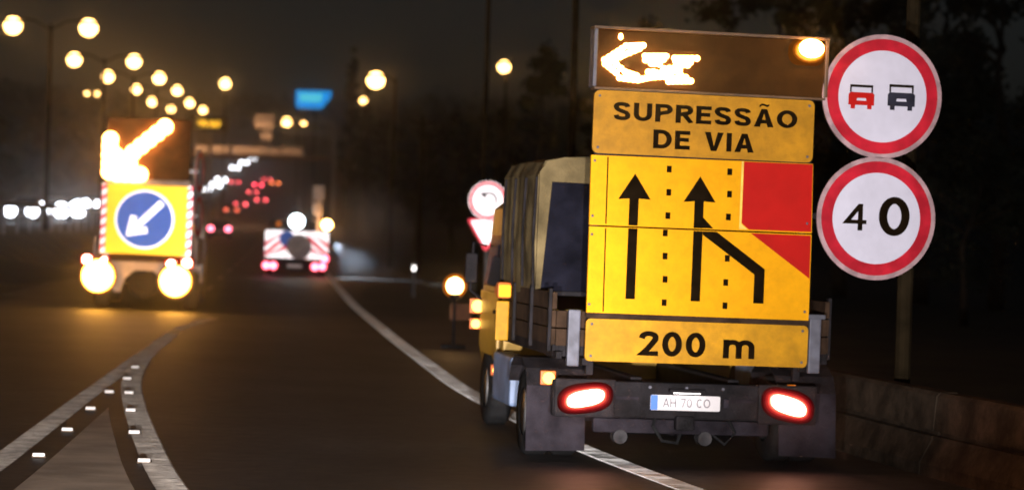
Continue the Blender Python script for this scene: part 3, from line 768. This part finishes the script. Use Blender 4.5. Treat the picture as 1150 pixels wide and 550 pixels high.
# ------------------------------------------------------------------ arrow truck on the main road
AT = thing('arrow_truck', 'works truck with a blazing diagonal arrow and blue keep-left panel', 'truck', (-7.4, 49, gz(-7.4, 49)), (0, R(0.6), R(5)))
SL = -0.30
for s_ in (-1, 1): B().box((s_ * 0.42 - .1, 2.6, 0.62), (0.1, 5.4, 0.2), 0.01).build('chassis_rail', chassis_m, AT)
B().box((-0.13, 1.6, 0.98), (2.1, 3.4, 0.12), 0.02).build('deck', pale_body, AT)
B().loft([[(x - .13, yy, z) for x, z in ((-1.02, .5), (-1.06, 1.3), (-.98, zt - .1), (-.85, zt), (.85, zt), (.98, zt - .1), (1.06, 1.3), (1.02, .5))] for yy, zt in ((3.5, 2.3), (4.9, 2.3), (5.2, 1.8), (5.4, 1.3))]).build('cab', pale_body, AT)
for s_ in (-1, 1):
    B().box((s_ * 1.03 - .13, 1.6, 1.25), (0.04, 3.3, 0.42), 0.01).build('side_board', pale_body, AT)
    wheel(AT, s_ * .92 - .13, 0.95, 0.38, 0.3, s_); wheel(AT, s_ * .92 - .13, 4.3, 0.38, 0.24, s_)
B().box((-0.12, SL + 0.12, 1.02), (2.05, 0.10, 0.10), 0.02).build('tail_beam', wood, AT)
ap = B().prism(rrect(-0.93, 0.70, 1.13, 2.54, 0.03), SL, SL + 0.03).build('keep_left_panel', y_retro, AT, label='yellow panel with blue arrow disc')
B().ring(-0.155, 1.84, 0.001, 0.60, SL - 0.006, SL + 0.001, 48).build('disc_border', w_retro, ap)
B().ring(-0.155, 1.84, 0.001, 0.565, SL - 0.010, SL - 0.004, 48).build('blue_disc', blue_s, ap)
def rot45(pts, cx, cz): return [(cx + (x - z) * .7071, cz + (x + z) * .7071) for x, z in pts]
ar = [(-.50, 0), (-.14, .25), (-.06, .15), (-.18, .065), (.50, .065), (.50, -.065), (-.18, -.065), (-.06, -.15), (-.14, -.25)]
B().prism(rot45([(x, z) for x, z in ar], -0.165, 1.84), SL - 0.014, SL - 0.008).build('white_arrow', w_retro, ap)
B().box((-0.1, SL + .03, 2.60), (1.72, 0.08, 0.10), 0.01).build('panel_rail', pale_body, AT)
for s_, x in ((-1, -0.985), (1, 0.75)):
    hs = B().box((x, SL + 0.03, 1.84), (0.10, 0.05, 1.42), 0.006).build('hazard_strip', w_retro, AT)
    for k in range(7):
        z = 1.19 + k * 0.2
        B().prism([(x - .052, z), (x + .052, z + .08), (x + .052, z + .17), (x - .052, z + .09)], SL - 0.002, SL + 0.006).build('red_stripe', r_retro if 1 else ink, hs)
bd = B().box((-0.13, SL + 0.06, 3.28), (1.7, 0.06, 1.24), 0.02).build('arrow_board', mat('arrow board glow brown', (0.10, 0.042, 0.014), .7, 0, .3, 6, spec=.04), AT)  # orange-brown base puts the bulb glow into the board colour
alamp = B().ball((0, 0, 0), (.158, .06, .158), 16, 8).mesh('lamp', g_arrow)
tipx, tipz = -0.90, 2.78
L_ = [(tipx + (0.19 - tipx) * k / 7, tipz + (3.74 - tipz) * k / 7) for k in range(8)]
L_ += [(-0.90, 2.95), (-0.905, 3.13), (-0.905, 3.30), (-0.90, 3.44), (-0.73, 2.74), (-0.57, 2.74), (-0.41, 2.74), (-0.28, 2.75), (-0.78, 3.12), (-.60, 2.88), (-0.50, 2.95)]
for x, z in L_: share(alamp, 'lamp', bd, (x, SL - 0.06, z))
for x in (-0.9, 0.64): B().box((x, SL + 0.12, 2.2), (0.07, 0.06, 3.0 - .6), 0.01).build('board_post', galv, AT)
# two round signs folded back along the side
for z in (2.86, 1.95):
    fs = bpy.data.objects.new('folded_sign', B().ring(0, 0, 0.001, 0.45, -0.012, 0.012, 40).mesh('folded_sign', w_retro)); C.objects.link(fs); fs.parent = AT
    fs.location = (0.90, SL + 0.40, z); fs.rotation_euler = (0, 0, R(80))
    rg = share(B().ring(0, 0, 0.30, 0.42, -0.016, 0.016, 40).mesh('red_ring', r_retro), 'red_ring', fs, (0, 0, 0))
    B().box((0.80, SL + 0.2, z), (0.2, 0.1, 0.06), 0.01).build('sign_hinge', galv, AT)
# tail: pale skirt, spare wheel, lamps
sk = B().prism([(-1.0, 0.98), (0.72, 0.98), (0.62, 0.62), (0.42, 0.35), (0.33, 0.35), (0.24, 0.62), (0.05, 0.80), (-0.32, 0.80), (-0.52, 0.62), (-0.6, 0.35), (-0.72, 0.35), (-0.92, 0.62)], SL + 0.10, SL + 0.16).build('rear_skirt', pale_body, AT)
n = 24
B().loft([[(-0.14 + q * math.cos(2 * math.pi * j / n), SL + yy, 0.56 + q * math.sin(2 * math.pi * j / n)) for j in range(n)] for q, yy in ((.16, .22), (.27, .2), (.33, .25), (.33, .38), (.27, .42))]).build('spare_wheel', black, AT, True)
for x, z, r in ((-1.04, 0.66, 0.32), (0.52, 0.61, 0.31)):
    h = B().loft([[(x + q * math.cos(2 * math.pi * j / 20), SL + yy, z + q * math.sin(2 * math.pi * j / 20)) for j in range(20)] for q, yy in ((r * .6, .12), (r * 1.15, .02), (r * 1.2, -.04))]).build('flood_lamp', pale_body, AT, True)
    B().ring(x, z, 0.001, r * 1.17, SL - .045, SL - .02, 24).build('halo_rim', ga[1], h)  # dim glowing rim added as the outer halo of the bulb
    B().ring(x, z, 0.001, r * 1.07, SL - .05, SL - .03, 24).build('reflector', g_refl, h)  # glowing disc added as the inner halo step
    B().ball((x, SL - 0.16, z), (r, 0.17, r), 18, 10).build('bulb', g_fog, h, True)
for x, z in ((-1.28, 0.98), (-0.95, 0.95), (0.42, 0.94), (0.74, 0.985)):
    h = B().box((x, SL + 0.02, z), (0.26, 0.06, 0.22), 0.03).build('tail_lamp', red_s, AT)
    B().ball((x, SL - 0.02, z), (0.095, 0.04, 0.095), 12, 6).build('bulb', g_tailc, h, True)

# ------------------------------------------------------------------ crash-cushion truck ahead
CT = thing('crash_cushion_truck', 'works truck with red and white chevron crash cushion, driving ahead in mist', 'truck', (-7.7, 84, gz(-7.7, 84)), (0, R(0.6), R(5.5)))
for s_ in (-1, 1): B().box((s_ * .4 + .1, 3.4, 0.6), (0.1, 5.6, 0.2), 0.01).build('chassis_rail', chassis_m, CT)
B().box((0.12, 3.0, 0.95), (2.2, 4.2, 0.14), 0.02).build('deck', chassis_m, CT)
B().loft([[(x + .12, yy, z) for x, z in ((-1.05, .5), (-1.1, 1.3), (-1.0, zt - .1), (-.88, zt), (.88, zt), (1.0, zt - .1), (1.1, 1.3), (1.05, .5))] for yy, zt in ((5.2, 2.0), (6.6, 2.0), (6.9, 1.8), (7.1, 1.3))]).build('cab', chassis_m, CT)
cu = B().box((0.12, 0.55, 0.95), (2.22, 1.0, 0.75), 0.03).build('cushion_block', chassis_m, CT)
for s_ in (-1, 1):
    wheel(CT, s_ * .95 + .12, 2.2, 0.42, 0.3, s_); wheel(CT, s_ * .95 + .12, 5.9, 0.42, 0.26, s_)
for i in range(3):
    x0 = -1.0 + i * 0.75
    pnl = B().prism(rrect(x0, x0 + 0.73, 0.64, 1.60, 0.03), -0.02, 0.02).build('chevron_panel', w_retro, CT)
    sg = 1 if i < 1 else -1
    for k in range(3):
        a = 0.02 + k * 0.36
        pts = []
        for u, v in ((0, a - .36), (1, a + 0.30), (1, a + 0.50), (0, a - .16)):
            pts.append((x0 + 0.73 * (u if i == 0 else 1 - u), 0.64 + 0.96 * min(1, max(0, v))))
        if len(set(pts)) > 2: B().prism(pts, -0.028, -0.02).build('red_stripe', r_retro, pnl)
B().ring(-0.24, 1.33, 0.001, 0.27, -0.06, -0.04, 28).build('blue_arrow_disc', blue_s, CT)
B().ring(0.20, 1.05, 0.001, 0.44, -0.075, -0.06, 32).build('grey_disc', mat('grey disc', (.35, .30, .30), .6), CT)
for x, z, gg in ((-0.93, .36, g_redw), (-0.68, .36, g_redw), (0.78, .37, g_redw), (1.04, .39, g_redw), (1.12, .67, g_redw)):
    h = B().box((x, 0.05, z), (0.34, 0.1, 0.26), 0.03).build('tail_lamp', red_s, CT)
    B().ring(x, z, .001, .185, -.012, .0, 20).build('lens', g_tail, h)
    B().ball((x, -0.02, z), (0.125, 0.05, 0.125), 12, 6).build('bulb', gg, h, True)
B().box((0.06, 0.04, 0.36), (2.2, 0.08, 0.34), 0.02).build('tail_beam', chassis_m, CT)
B().prism(rrect(-0.2, 0.32, 0.32, 0.43, 0.01), -0.01, 0.0).build('number_plate', plate_w, CT)
h = B().box((0.08, 0.2, 1.72), (0.16, 0.16, 0.20), 0.02).build('work_lamp', chassis_m, CT)
B().ball((0.08, 0.06, 1.94), (0.27, 0.14, 0.26), 16, 8).build('bulb', g_work, h, True)
for x, z, g_, r in ((1.15, 1.86, g_amber, .18), (-0.55, 1.84, g_lens, .09)):
    h = B().tube([(x, 0.2, 1.58), (x, 0.2, z - .05)], 0.05, 8).build('beacon', chassis_m, CT)
    B().ball((x, 0.12, z), (r, r * .8, r), 12, 8).build('bulb', g_, h, True)
ms = B().box((0.85, 0.6, 2.15), (0.12, 0.12, 1.3), 0.02).build('mast', pale_body, CT, label='raised mast with two pale plates')
B().box((0.82, .47, 3.0), (.42, .06, .52), .03).build('folded_plate', pale_body, ms)
B().box((0.80, .47, 2.42), (.34, .06, .44), .03).build('folded_plate', pale_body, ms)
sl = bpy.data.lights.new('side_work_light', 'SPOT'); sl.energy = 1500; sl.color = (0.74, 0.87, 1); sl.spot_size = R(85); sl.spot_blend = 0.8; sl.shadow_soft_size = .06
h = B().box((1.32, 1.2, 1.25), (0.14, 0.18, 0.14), 0.02).build('side_work_lamp', chassis_m, CT)
slo = bpy.data.objects.new('side_work_light', sl); C.objects.link(slo); slo.parent = CT; slo.location = (1.45, 1.2, 1.22)
slo.rotation_euler = Vector((0.75, -0.25, -0.8)).to_track_quat('-Z', 'Y').to_euler()

# ------------------------------------------------------------------ cars
def car(px, d, rev, col, label, x=None, group='cars in the distance', dy=0, kind=0, bright=None, hr=.44):
    """rev: facing the viewer (oncoming)"""
    X = (px - 575) / FPX * d if x is None else x
    t = thing('car', label, 'car', (X, d, gz(X, d)), (0, 0, R(5.4) + (math.pi if rev else 0)), group)
    mt = mat('car paint ' + col, {'grey': (.12, .12, .13), 'white': (.55, .55, .55), 'dark': (.03, .03, .04), 'red': (.3, .03, .02), 'blue': (.04, .07, .2)}[col], .3, .2)
    st = [(0, .55, .80, .66), (.08, .32, .98, .80), (.9, .28, 1.0, .85), (3.2, .28, .98, .85), (4.1, .30, .80, .80), (4.25, .42, .66, .68)]
    B().loft([[(-w_, y, z0 + .1), (-w_ * .9, y, z0), (w_ * .9, y, z0), (w_, y, z0 + .1), (w_, y, z1 - .1), (w_ * .88, y, z1), (-w_ * .88, y, z1), (-w_, y, z1 - .1)] for y, z0, z1, w_ in st]).build('body', mt, t)
    cb = B().loft([[(-w_, y, .95), (w_, y, .95), (w_ * .82, y2, zt), (-w_ * .82, y2, zt)] for y, y2, zt, w_ in ((.25, .75, 1.42, .78), (1.3, 1.3, 1.47, .80), (2.3, 2.1, 1.45, .80), (3.0, 2.35, 1.40, .78))]).build('cabin', glass, t)
    B().loft([[(-.62, y, z), (.62, y, z), (.60, y, z + .03), (-.60, y, z + .03)] for y, z in ((.8, 1.43), (1.3, 1.47), (2.1, 1.46), (2.4, 1.40))]).build('roof', mt, t)
    for s_ in (-1, 1):
        wheel(t, s_ * .74, .85, .32, .2, s_); wheel(t, s_ * .74, 3.35, .32, .2, s_)
        B().box((s_ * .93, 2.75, 1.02), (.16, .1, .12), .02).build('mirror', mt, t)
        hh = B().box((s_ * .62, 4.17, .66), (.30, .10, .16), .03).build('headlamp', galv, t)
        tt = B().box((s_ * .64, .0, .80), (.26, .08, .16), .02).build('tail_lamp', red_s, t)
        if rev: B().ball((s_ * .62, 4.26, .66), (hr, .05, hr), 12, 6).build('bulb', bright or g_white, hh, True)  # oversized discs build the headlamp bloom into the bulb
        else: B().ball((s_ * .64, -.05, .80), (.23, .05, .20), 12, 6).build('bulb', bright or g_red, tt, True)
    B().box((0, .0, .62), (.5, .03, .12), .005).build('number_plate', plate_w, t)
    return t
ON = 'oncoming cars beyond the median'
car(32, 140, True, 'grey', 'oncoming car with two white headlamps nearest the left edge', group=ON, hr=.36)
car(64, 160, True, 'white', 'oncoming car behind the leftmost one, headlamps merging into a white blaze', group=ON, hr=.5)
car(83, 178, True, 'dark', 'oncoming car with the highest headlamp glare left of the arrow truck', group=ON, hr=.62)
car(107, 215, True, 'grey', 'oncoming car half hidden by the left edge of the arrow truck', group=ON)
g_far = glow('far headlamp', (0.9, 0.93, 1.0), 9)
for i, (px, d) in enumerate([(229, 355), (241, 385), (247, 420)]):
    car(px, d, True, ['white', 'grey', 'dark'][i], f'oncoming car in the white cluster right of the arrow truck, {ORD[i]} from left', group=ON, bright=g_far, hr=.42)
for i, (px, d) in enumerate([(262, 505), (272, 540), (281, 575)]):
    car(px, d, True, ['grey', 'white', 'dark'][i], f'farthest oncoming car under the footbridge, {ORD[i]} from the left', group=ON, bright=g_far, hr=.42)
AW = 'cars driving away on the main road'
car(246, 175, False, 'dark', 'dark car with lit tail lamps passing right of the arrow truck', group=AW, bright=g_redw)
car(269, 315, False, 'grey', 'grey car with faint red tail lamps left of the braking car', group=AW)
car(292, 345, False, 'red', 'red-lamped car right of the faint pair, above the chevron truck', group=AW)
car(262, 410, False, 'white', 'leftmost small car with one orange-red lamp before the footbridge', group=AW)
car(288, 435, False, 'dark', 'car braking with a large red glow below the footbridge', group=AW, bright=glow('brake', (1, .06, .10), 16))
car(282, 390, False, 'dark', 'dark car with dim red lamps just left of the braking car', group=AW)
car(259, 280, False, 'grey', 'grey car low in the red lamp group, nearest its left side', group=AW, bright=glow('dim red', (1, .15, .08), 3))
car(298, 470, False, 'white', 'small car with pink-red lamps between the braking and the rightmost car', group=AW)
car(307, 450, False, 'blue', 'rightmost distant car with orange and red lamps', group=AW, bright=glow('orange red', (1, .2, .05), 8))

# ------------------------------------------------------------------ roadside signs and small things
p = at(548, 225, 50); q = at(546, 262, 50)
t = thing('road_sign', 'round turn sign over a yield triangle on one post beside the tarpaulin truck', 'road sign', (p.x, 50, gz(p.x, 50) - .1), (0, 0, R(1)))
h0 = gz(p.x, 50) - .1
B().tube([(0, .06, 0), (0, .06, p.z - h0 + .2)], .04).build('post', galv, t)
d = B().ring(0, p.z - h0, .001, .40, -.012, .012, 40).build('round_plate', w_retro, t)
B().ring(0, p.z - h0, .315, .385, -.018, -.010, 40).build('red_ring', r_retro, d)
cz = p.z - h0
arc = [(0.13 * math.cos(a) + .02, cz + .0 + 0.13 * math.sin(a)) for a in [R(150 - 18 * k) for k in range(11)]]
arc2 = [(0.185 * math.cos(a) + .02, cz + .0 + 0.185 * math.sin(a)) for a in [R(150 - 18 * k) for k in range(11)]]
B().prism(arc + arc2[::-1], -.02, -.011).build('bent_arrow', ink, d)
B().prism([(-.20, cz + .16), (-.04, cz + .02), (-.02, cz + .17)], -.02, -.011).build('arrow_head', ink, d)
zc = q.z - h0; ox = q.x - p.x
tri = [(-.36, .30), (.36, .30), (.39, .25), (.03, -.36), (-.03, -.36), (-.39, .25)]
e = B().prism([(ox + x, zc + z) for x, z in tri], -.012, .012).build('yield_plate', r_retro, t)
B().prism([(ox + x * .80, zc + .025 + z * .78) for x, z in tri], -.018, -.010).build('white_centre', w_retro, e)
B().box((ox + .30, -.02, zc - .02), (.05, .02, .42), .01).build('edge_marker', orange_p, t)
# flashing lamp on a works barrel
p = at(511, 321, 38); g0 = gz(p.x, 38)
t = thing('warning_lamp', 'glowing orange warning lamp on a short dark stand ahead of the truck cab', 'warning lamp', (p.x, 38, g0))
B().box((0, 0, .03), (.40, .30, .06), .02).build('foot', black, t)
B().box((0, 0, .42), (.05, .04, .76), .008).build('stand', chassis_m, t)
B().box((.10, .03, .58), (.34, .02, .26), .008).build('dark_orange_panel', mat('dull orange', (.16, .05, .012), .7), t)
h = B().box((0, 0, .83), (.16, .10, .10), .02).build('lamp_base', black, t)
B().ring(0, p.z - g0, .001, .19, -.03, .03, 24).build('lens', g_lens, t)
B().ball((0, 0, p.z - g0), (.145, .09, .145), 14, 8).build('bulb', glow('flasher', (1, .55, .2), 20), t, True)
# delineator
p = at(465, 301, 65); g0 = gz(p.x, 65)
t = thing('delineator_post', 'short marker post with one bright white reflector on the dark right verge', 'marker post', (p.x, 65, g0 - .05))
B().box((0, 0, .5), (.11, .05, 1.05), .015).build('post', mat('post grey', (.06, .06, .06), .8), t)
B().box((0, -.03, p.z - g0 + .05), (.10, .02, .14), .004).build('reflector', glow('x', (1, 1, 1), 1) if 0 else mat('prism reflector', (.95, .95, .95), .30, .9, .02), t)

# overhead message sign
d = 220; c = at(235, 139, d); xl, xr = xm(d) + 2.6, xe(d) + 2.5; g0 = gz(xl + 5, d)
t = thing('message_gantry', 'overhead gantry with a small amber lit message sign over the main road', 'gantry', (c.x, d, g0))
zt = c.z - g0
for x in (xl - c.x, xr - c.x): B().tube([(x, 0, gz(x + c.x, d) - g0), (x, 0, zt + .6)], .16).build('leg', galv, t)
for z in (zt + .55, zt - .55):
    B().box(((xl + xr) / 2 - c.x, .3, z), (xr - xl, .16, .16), .02).build('beam', galv, t)
bd = B().box((0, 0, zt), (3.4, .3, 1.3), .03).build('display_board', board_m, t)
dot = B().box((0, 0, 0), (.085, .03, .085)).mesh('display_dot', g_vms)
random.seed(3)
for i in range(18):
    for j in range(5):
        if 8 <= i <= 9 and j != 2: continue
        if random.random() < .25: continue
        share(dot, 'display_dot', bd, (-.96 + i * .113, -.17, -.24 + j * .12 + zt))
random.seed(11)
# blue lit sign
d = 330; c = at(352, 112, d); xb = c.x; g0 = gz(xb, d) - .1 + hill(xb, d)
t = thing('blue_sign', 'bright blue lit sign high on a post left of the conifer', 'lit sign', (xb, d, g0))
k = d / FPX; zt = c.z - g0
B().tube([(.2, .3, 0), (.2, .3, zt)], .2).build('post', pole_m, t)
cs = B().prism([(-19.5 * k, 10 * k), (20 * k, 10 * k), (19 * k, 2 * k), (9 * k, -10 * k), (-17 * k, -10 * k), (-19.5 * k, -7 * k)], -.2, .2)
cs.v = [(x, y, z + zt) for x, y, z in cs.v]
sg_ = cs.build('sign_case', g_blue, t)
ccs = B().prism([(-16 * k, 7 * k), (11 * k, 7 * k), (8 * k, -3 * k), (-15 * k, -3 * k)], -.23, -.201)
ccs.v = [(x, y, z + zt) for x, y, z in ccs.v]; ccs.build('pale_field', g_cyan, sg_)

# footbridge
d = 262; a0 = at(219, 167, d); a1 = at(345, 170, d); g0 = gz(-32, d)
t = thing('footbridge', 'pale concrete footbridge crossing over the far end of the road', 'bridge', (a0.x, d, g0))
W = a1.x - a0.x; zt = a0.z - g0
B().box((W / 2, 1.2, zt - .65), (W + 8, 2.4, .4), .03).build('deck', concrete, t)
for x0, x1 in ((219, 257), (261, 315), (317, 340)):
    u0, u1 = at(x0, 167, d).x - a0.x, at(x1, 167, d).x - a0.x
    B().box(((u0 + u1) / 2, 0, zt), (u1 - u0, .2, .85), .03).build('parapet_panel', wall_m, t)
for x in (-3.5, W + 3.5): B().box((x, 1.2, (zt - 1.1) / 2 - .2), (.7, 1.0, zt - 1.1 + .4), .05).build('pier', concrete, t)
for x in (0, W): B().tube([(x, 0, zt + .6), (x, 0, zt + 2.4)], .06).build('rail_post', galv, t)
# blank boards standing on the footbridge
d = 260; c = at(296, 136, d)
t = thing('sign_board', 'pale blank board on a post above the footbridge, smaller board below it', 'sign', (c.x, d + .9, g0 + zt - .5))
bz = c.z - (g0 + zt - .5)
B().box((0, 0, bz), (2.1, .1, 1.5), .02).build('upper_board', wall_m, t)
B().box((.25, 0, bz - 1.45), (1.2, .1, 1.1), .02).build('lower_board', wall_m, t)
for x in (-.2, .6): B().tube([(x, .12, 0), (x, .12, bz + .6)], .06, 8).build('post', galv, t)

# ------------------------------------------------------------------ trees
def tree(px, top_y, d, wpx, kind, label, nleaf=2600):
    X = (px - 575) / FPX * d
    g0 = gz(X, d) - .12 + hill(X, d)
    H = at(px, top_y, d).z - g0; Wd = wpx / FPX * d / 2
    rnd = random.Random(px * 7 + d)
    t = thing('conifer_tree' if kind else 'broadleaf_tree', label, 'tree', (X, d, g0), (0, 0, rnd.random() * 6), 'dark trees along the right side')
    tr = B()
    lean = [(rnd.uniform(-.15, .15) * i, rnd.uniform(-.15, .15) * i, H * f_) for i, f_ in enumerate((0, .2, .4, .62, .85))]
    tr.tube(lean, [H * .024, H * .019, H * .015, H * .01, H * .003], 8)
    for k in range(8):
        z = H * rnd.uniform(.25, .7); a = rnd.uniform(0, 6.28); l_ = Wd * rnd.uniform(.4, .85)
        tr.tube([(0, 0, z), (l_ * .5 * math.cos(a), l_ * .5 * math.sin(a), z + l_ * .3), (l_ * math.cos(a), l_ * math.sin(a), z + l_ * .5)], [H * .009, H * .006, H * .002], 5)
    tr.build('trunk', bark, t, True)
    cl = []
    if kind:
        for k in range(60):
            f_ = rnd.random() ** .8; a = rnd.uniform(0, 6.28); r_ = Wd * (1 - f_) ** .8 * rnd.uniform(.25, .95)
            cl.append((r_ * math.cos(a), r_ * math.sin(a), H * (.12 + .86 * f_), Wd * (.30 - .2 * f_), .9))
    else:
        for k in range(34):
            a = rnd.uniform(0, 6.28); f_ = rnd.uniform(-.95, 1); r_ = Wd * math.sqrt(max(0, 1 - f_ * f_)) * rnd.uniform(.35, 1.0)
            cl.append((r_ * math.cos(a), r_ * math.sin(a), H * (.60 + .36 * f_), Wd * rnd.uniform(.2, .36), .8))
    lf = B(); s = max(.07, H * .011)
    for k in range(nleaf):
        cx, cy, cz, cr, sq = rnd.choice(cl)
        v = Vector((rnd.gauss(0, .5), rnd.gauss(0, .5), rnd.gauss(0, .5) * sq)) * cr
        p = Vector((cx, cy, cz)) + v
        a = Vector((rnd.uniform(-1, 1), rnd.uniform(-1, 1), rnd.uniform(-1, 1))).normalized(); b_ = a.orthogonal().normalized()
        q = s * rnd.uniform(.7, 1.6)
        i0 = len(lf.v)
        lf.v += [tuple(p - a * q), tuple(p + b_ * q * .55), tuple(p + a * q), tuple(p - b_ * q * .55)]
        lf.f.append((i0, i0 + 1, i0 + 2, i0 + 3))
    me = bpy.data.meshes.new('crown'); me.from_pydata(lf.v, [], lf.f); me.update(); me.materials.append(leaf2 if kind else leaf)
    o = bpy.data.objects.new('crown', me); C.objects.link(o); o.parent = t
for a in [
    (391, 50, 250, 40, 1, 'tall pointed conifer silhouetted beside the blue lit sign', 3000),
    (408, 92, 240, 40, 1, 'shorter pointed conifer just right of the tallest one'),
    (432, 132, 215, 62, 0, 'round dark tree under the large right-hand orange lamp'),
    (466, 138, 160, 70, 0, 'low dark tree behind the thin pale pole'),
    (508, 128, 150, 70, 0, 'dark tree left of the dark slim lamp post'),
    (556, 118, 135, 60, 0, 'dark tree under the lone yellow lamp'),
    (606, 46, 105, 62, 0, 'tall dark tree left of the pale slim lamp post', 3600),
    (660, 96, 95, 60, 0, 'dark tree peeping out left of the lettered panel'),
    (718, 14, 85, 80, 0, 'tall dark tree directly above the half-lit arrow board', 3600),
    (800, -22, 80, 90, 0, 'tall dark tree above the right half of the arrow board', 3600),
    (868, -60, 95, 110, 0, 'broad dark tree above the amber beacon', 3600),
    (945, -60, 90, 130, 0, 'dark tree behind the gap between panel and round signs', 4000),
    (1035, -70, 85, 150, 0, 'dark tree right of the brown lamp post', 4500),
    (1120, -70, 80, 170, 0, 'rightmost dark tree at the edge of the view', 4500),
    (1085, 150, 62, 170, 0, 'low dark bush behind the barrier at the far right', 4000)]:
    tree(*a)
# bank of far woods that reads as one mass
lf = B(); rnd = random.Random(5)
for k in range(26000):
    if rnd.random() < .55:
        x = rnd.uniform(-330, 260); y = 700 + rnd.uniform(0, 230)
    else:
        y = rnd.uniform(170, 640); x = xm(y) - 22 - abs(rnd.gauss(0, 30))
    z0 = gz(x, y) + hill(x, y)
    hh = 7 + 4 * noise.noise((x * .06, y * .06, 1)) + 3 * noise.noise((x * .2, y * .2, 2))
    p = Vector((x, y, z0 + rnd.random() ** .6 * hh)); q = rnd.uniform(.8, 1.7)
    a = Vector((rnd.uniform(-1, 1), rnd.uniform(-1, 1), rnd.uniform(-1, 1))).normalized(); b_ = a.orthogonal().normalized()
    i0 = len(lf.v); lf.v += [tuple(p - a * q), tuple(p + b_ * q * .7), tuple(p + a * q), tuple(p - b_ * q * .7)]; lf.f.append((i0, i0 + 1, i0 + 2, i0 + 3))
me = bpy.data.meshes.new('far_woods'); me.from_pydata(lf.v, [], lf.f); me.update(); me.materials.append(leaf)
o = bpy.data.objects.new('far_woods', me); C.objects.link(o); o['kind'] = 'stuff'
tag(o, 'dark mass of far woods on the hills behind the road', 'woods')

# ------------------------------------------------------------------ air
def volume(name, density, aniso, col=(1, 1, 1)):
    M = bpy.data.materials.new(name); M.use_nodes = True
    n = M.node_tree.nodes; l = M.node_tree.links
    n.remove(n['Principled BSDF'])
    v = n.new('ShaderNodeVolumePrincipled')
    v.inputs['Color'].default_value = (*col, 1); v.inputs['Density'].default_value = density; v.inputs['Anisotropy'].default_value = aniso
    l.new(v.outputs[0], n['Material Output'].inputs['Volume'])
    return M, v, n, l
M, v, n_, l_ = volume('haze', 0.0010, 0.972, (0.95, 0.93, 0.9))  # forward-scattering air added to stand for lens bloom around the lamps
hz = B().box((0, 520, 34), (800, 1170, 84)).build('haze', M)
hz['kind'] = 'stuff'
tag(hz, 'thin night haze added over the whole road for the lamp halos', 'haze')

# drifting spray and exhaust beside the crash-cushion truck, lit by its side lamp
M, v, n_, l_ = volume('mist', 0.02, 0.0, (0.85, 0.9, 1.0))
tcn = n_.new('ShaderNodeTexCoord'); nz = n_.new('ShaderNodeTexNoise'); nz.inputs['Scale'].default_value = 0.7; nz.inputs['Detail'].default_value = 4
l_.new(tcn.outputs['Object'], nz.inputs['Vector'])
ln = n_.new('ShaderNodeVectorMath'); ln.operation = 'LENGTH'; l_.new(tcn.outputs['Generated'], ln.inputs[0])
sb = n_.new('ShaderNodeVectorMath'); sb.operation = 'SUBTRACT'; sb.inputs[1].default_value = (.5, .5, .5)
l_.new(tcn.outputs['Generated'], sb.inputs[0]); l_.new(sb.outputs[0], ln.inputs[0])
mr = n_.new('ShaderNodeMapRange'); mr.inputs[1].default_value = .48; mr.inputs[2].default_value = .02; mr.inputs[3].default_value = 0; mr.inputs[4].default_value = 1
l_.new(ln.outputs['Value'], mr.inputs[0])
m1 = n_.new('ShaderNodeMath'); m1.operation = 'SUBTRACT'; m1.inputs[1].default_value = .38; l_.new(nz.outputs['Fac'], m1.inputs[0])
m2 = n_.new('ShaderNodeMath'); m2.operation = 'MULTIPLY'; m2.use_clamp = True; l_.new(m1.outputs[0], m2.inputs[0]); l_.new(mr.outputs[0], m2.inputs[1])
m3 = n_.new('ShaderNodeMath'); m3.operation = 'MULTIPLY'; m3.inputs[1].default_value = 0.9; l_.new(m2.outputs[0], m3.inputs[0])
l_.new(m3.outputs[0], v.inputs['Density'])
ms_ = B().ball((0, 0, 0), (2.3, 3.6, 2.2), 20, 12).build('mist', M, None, True)
ms_.location = (-5.5, 87.0, 1.75)
ms_['kind'] = 'stuff'
tag(ms_, 'bluish mist drifting beside the chevron truck', 'mist')
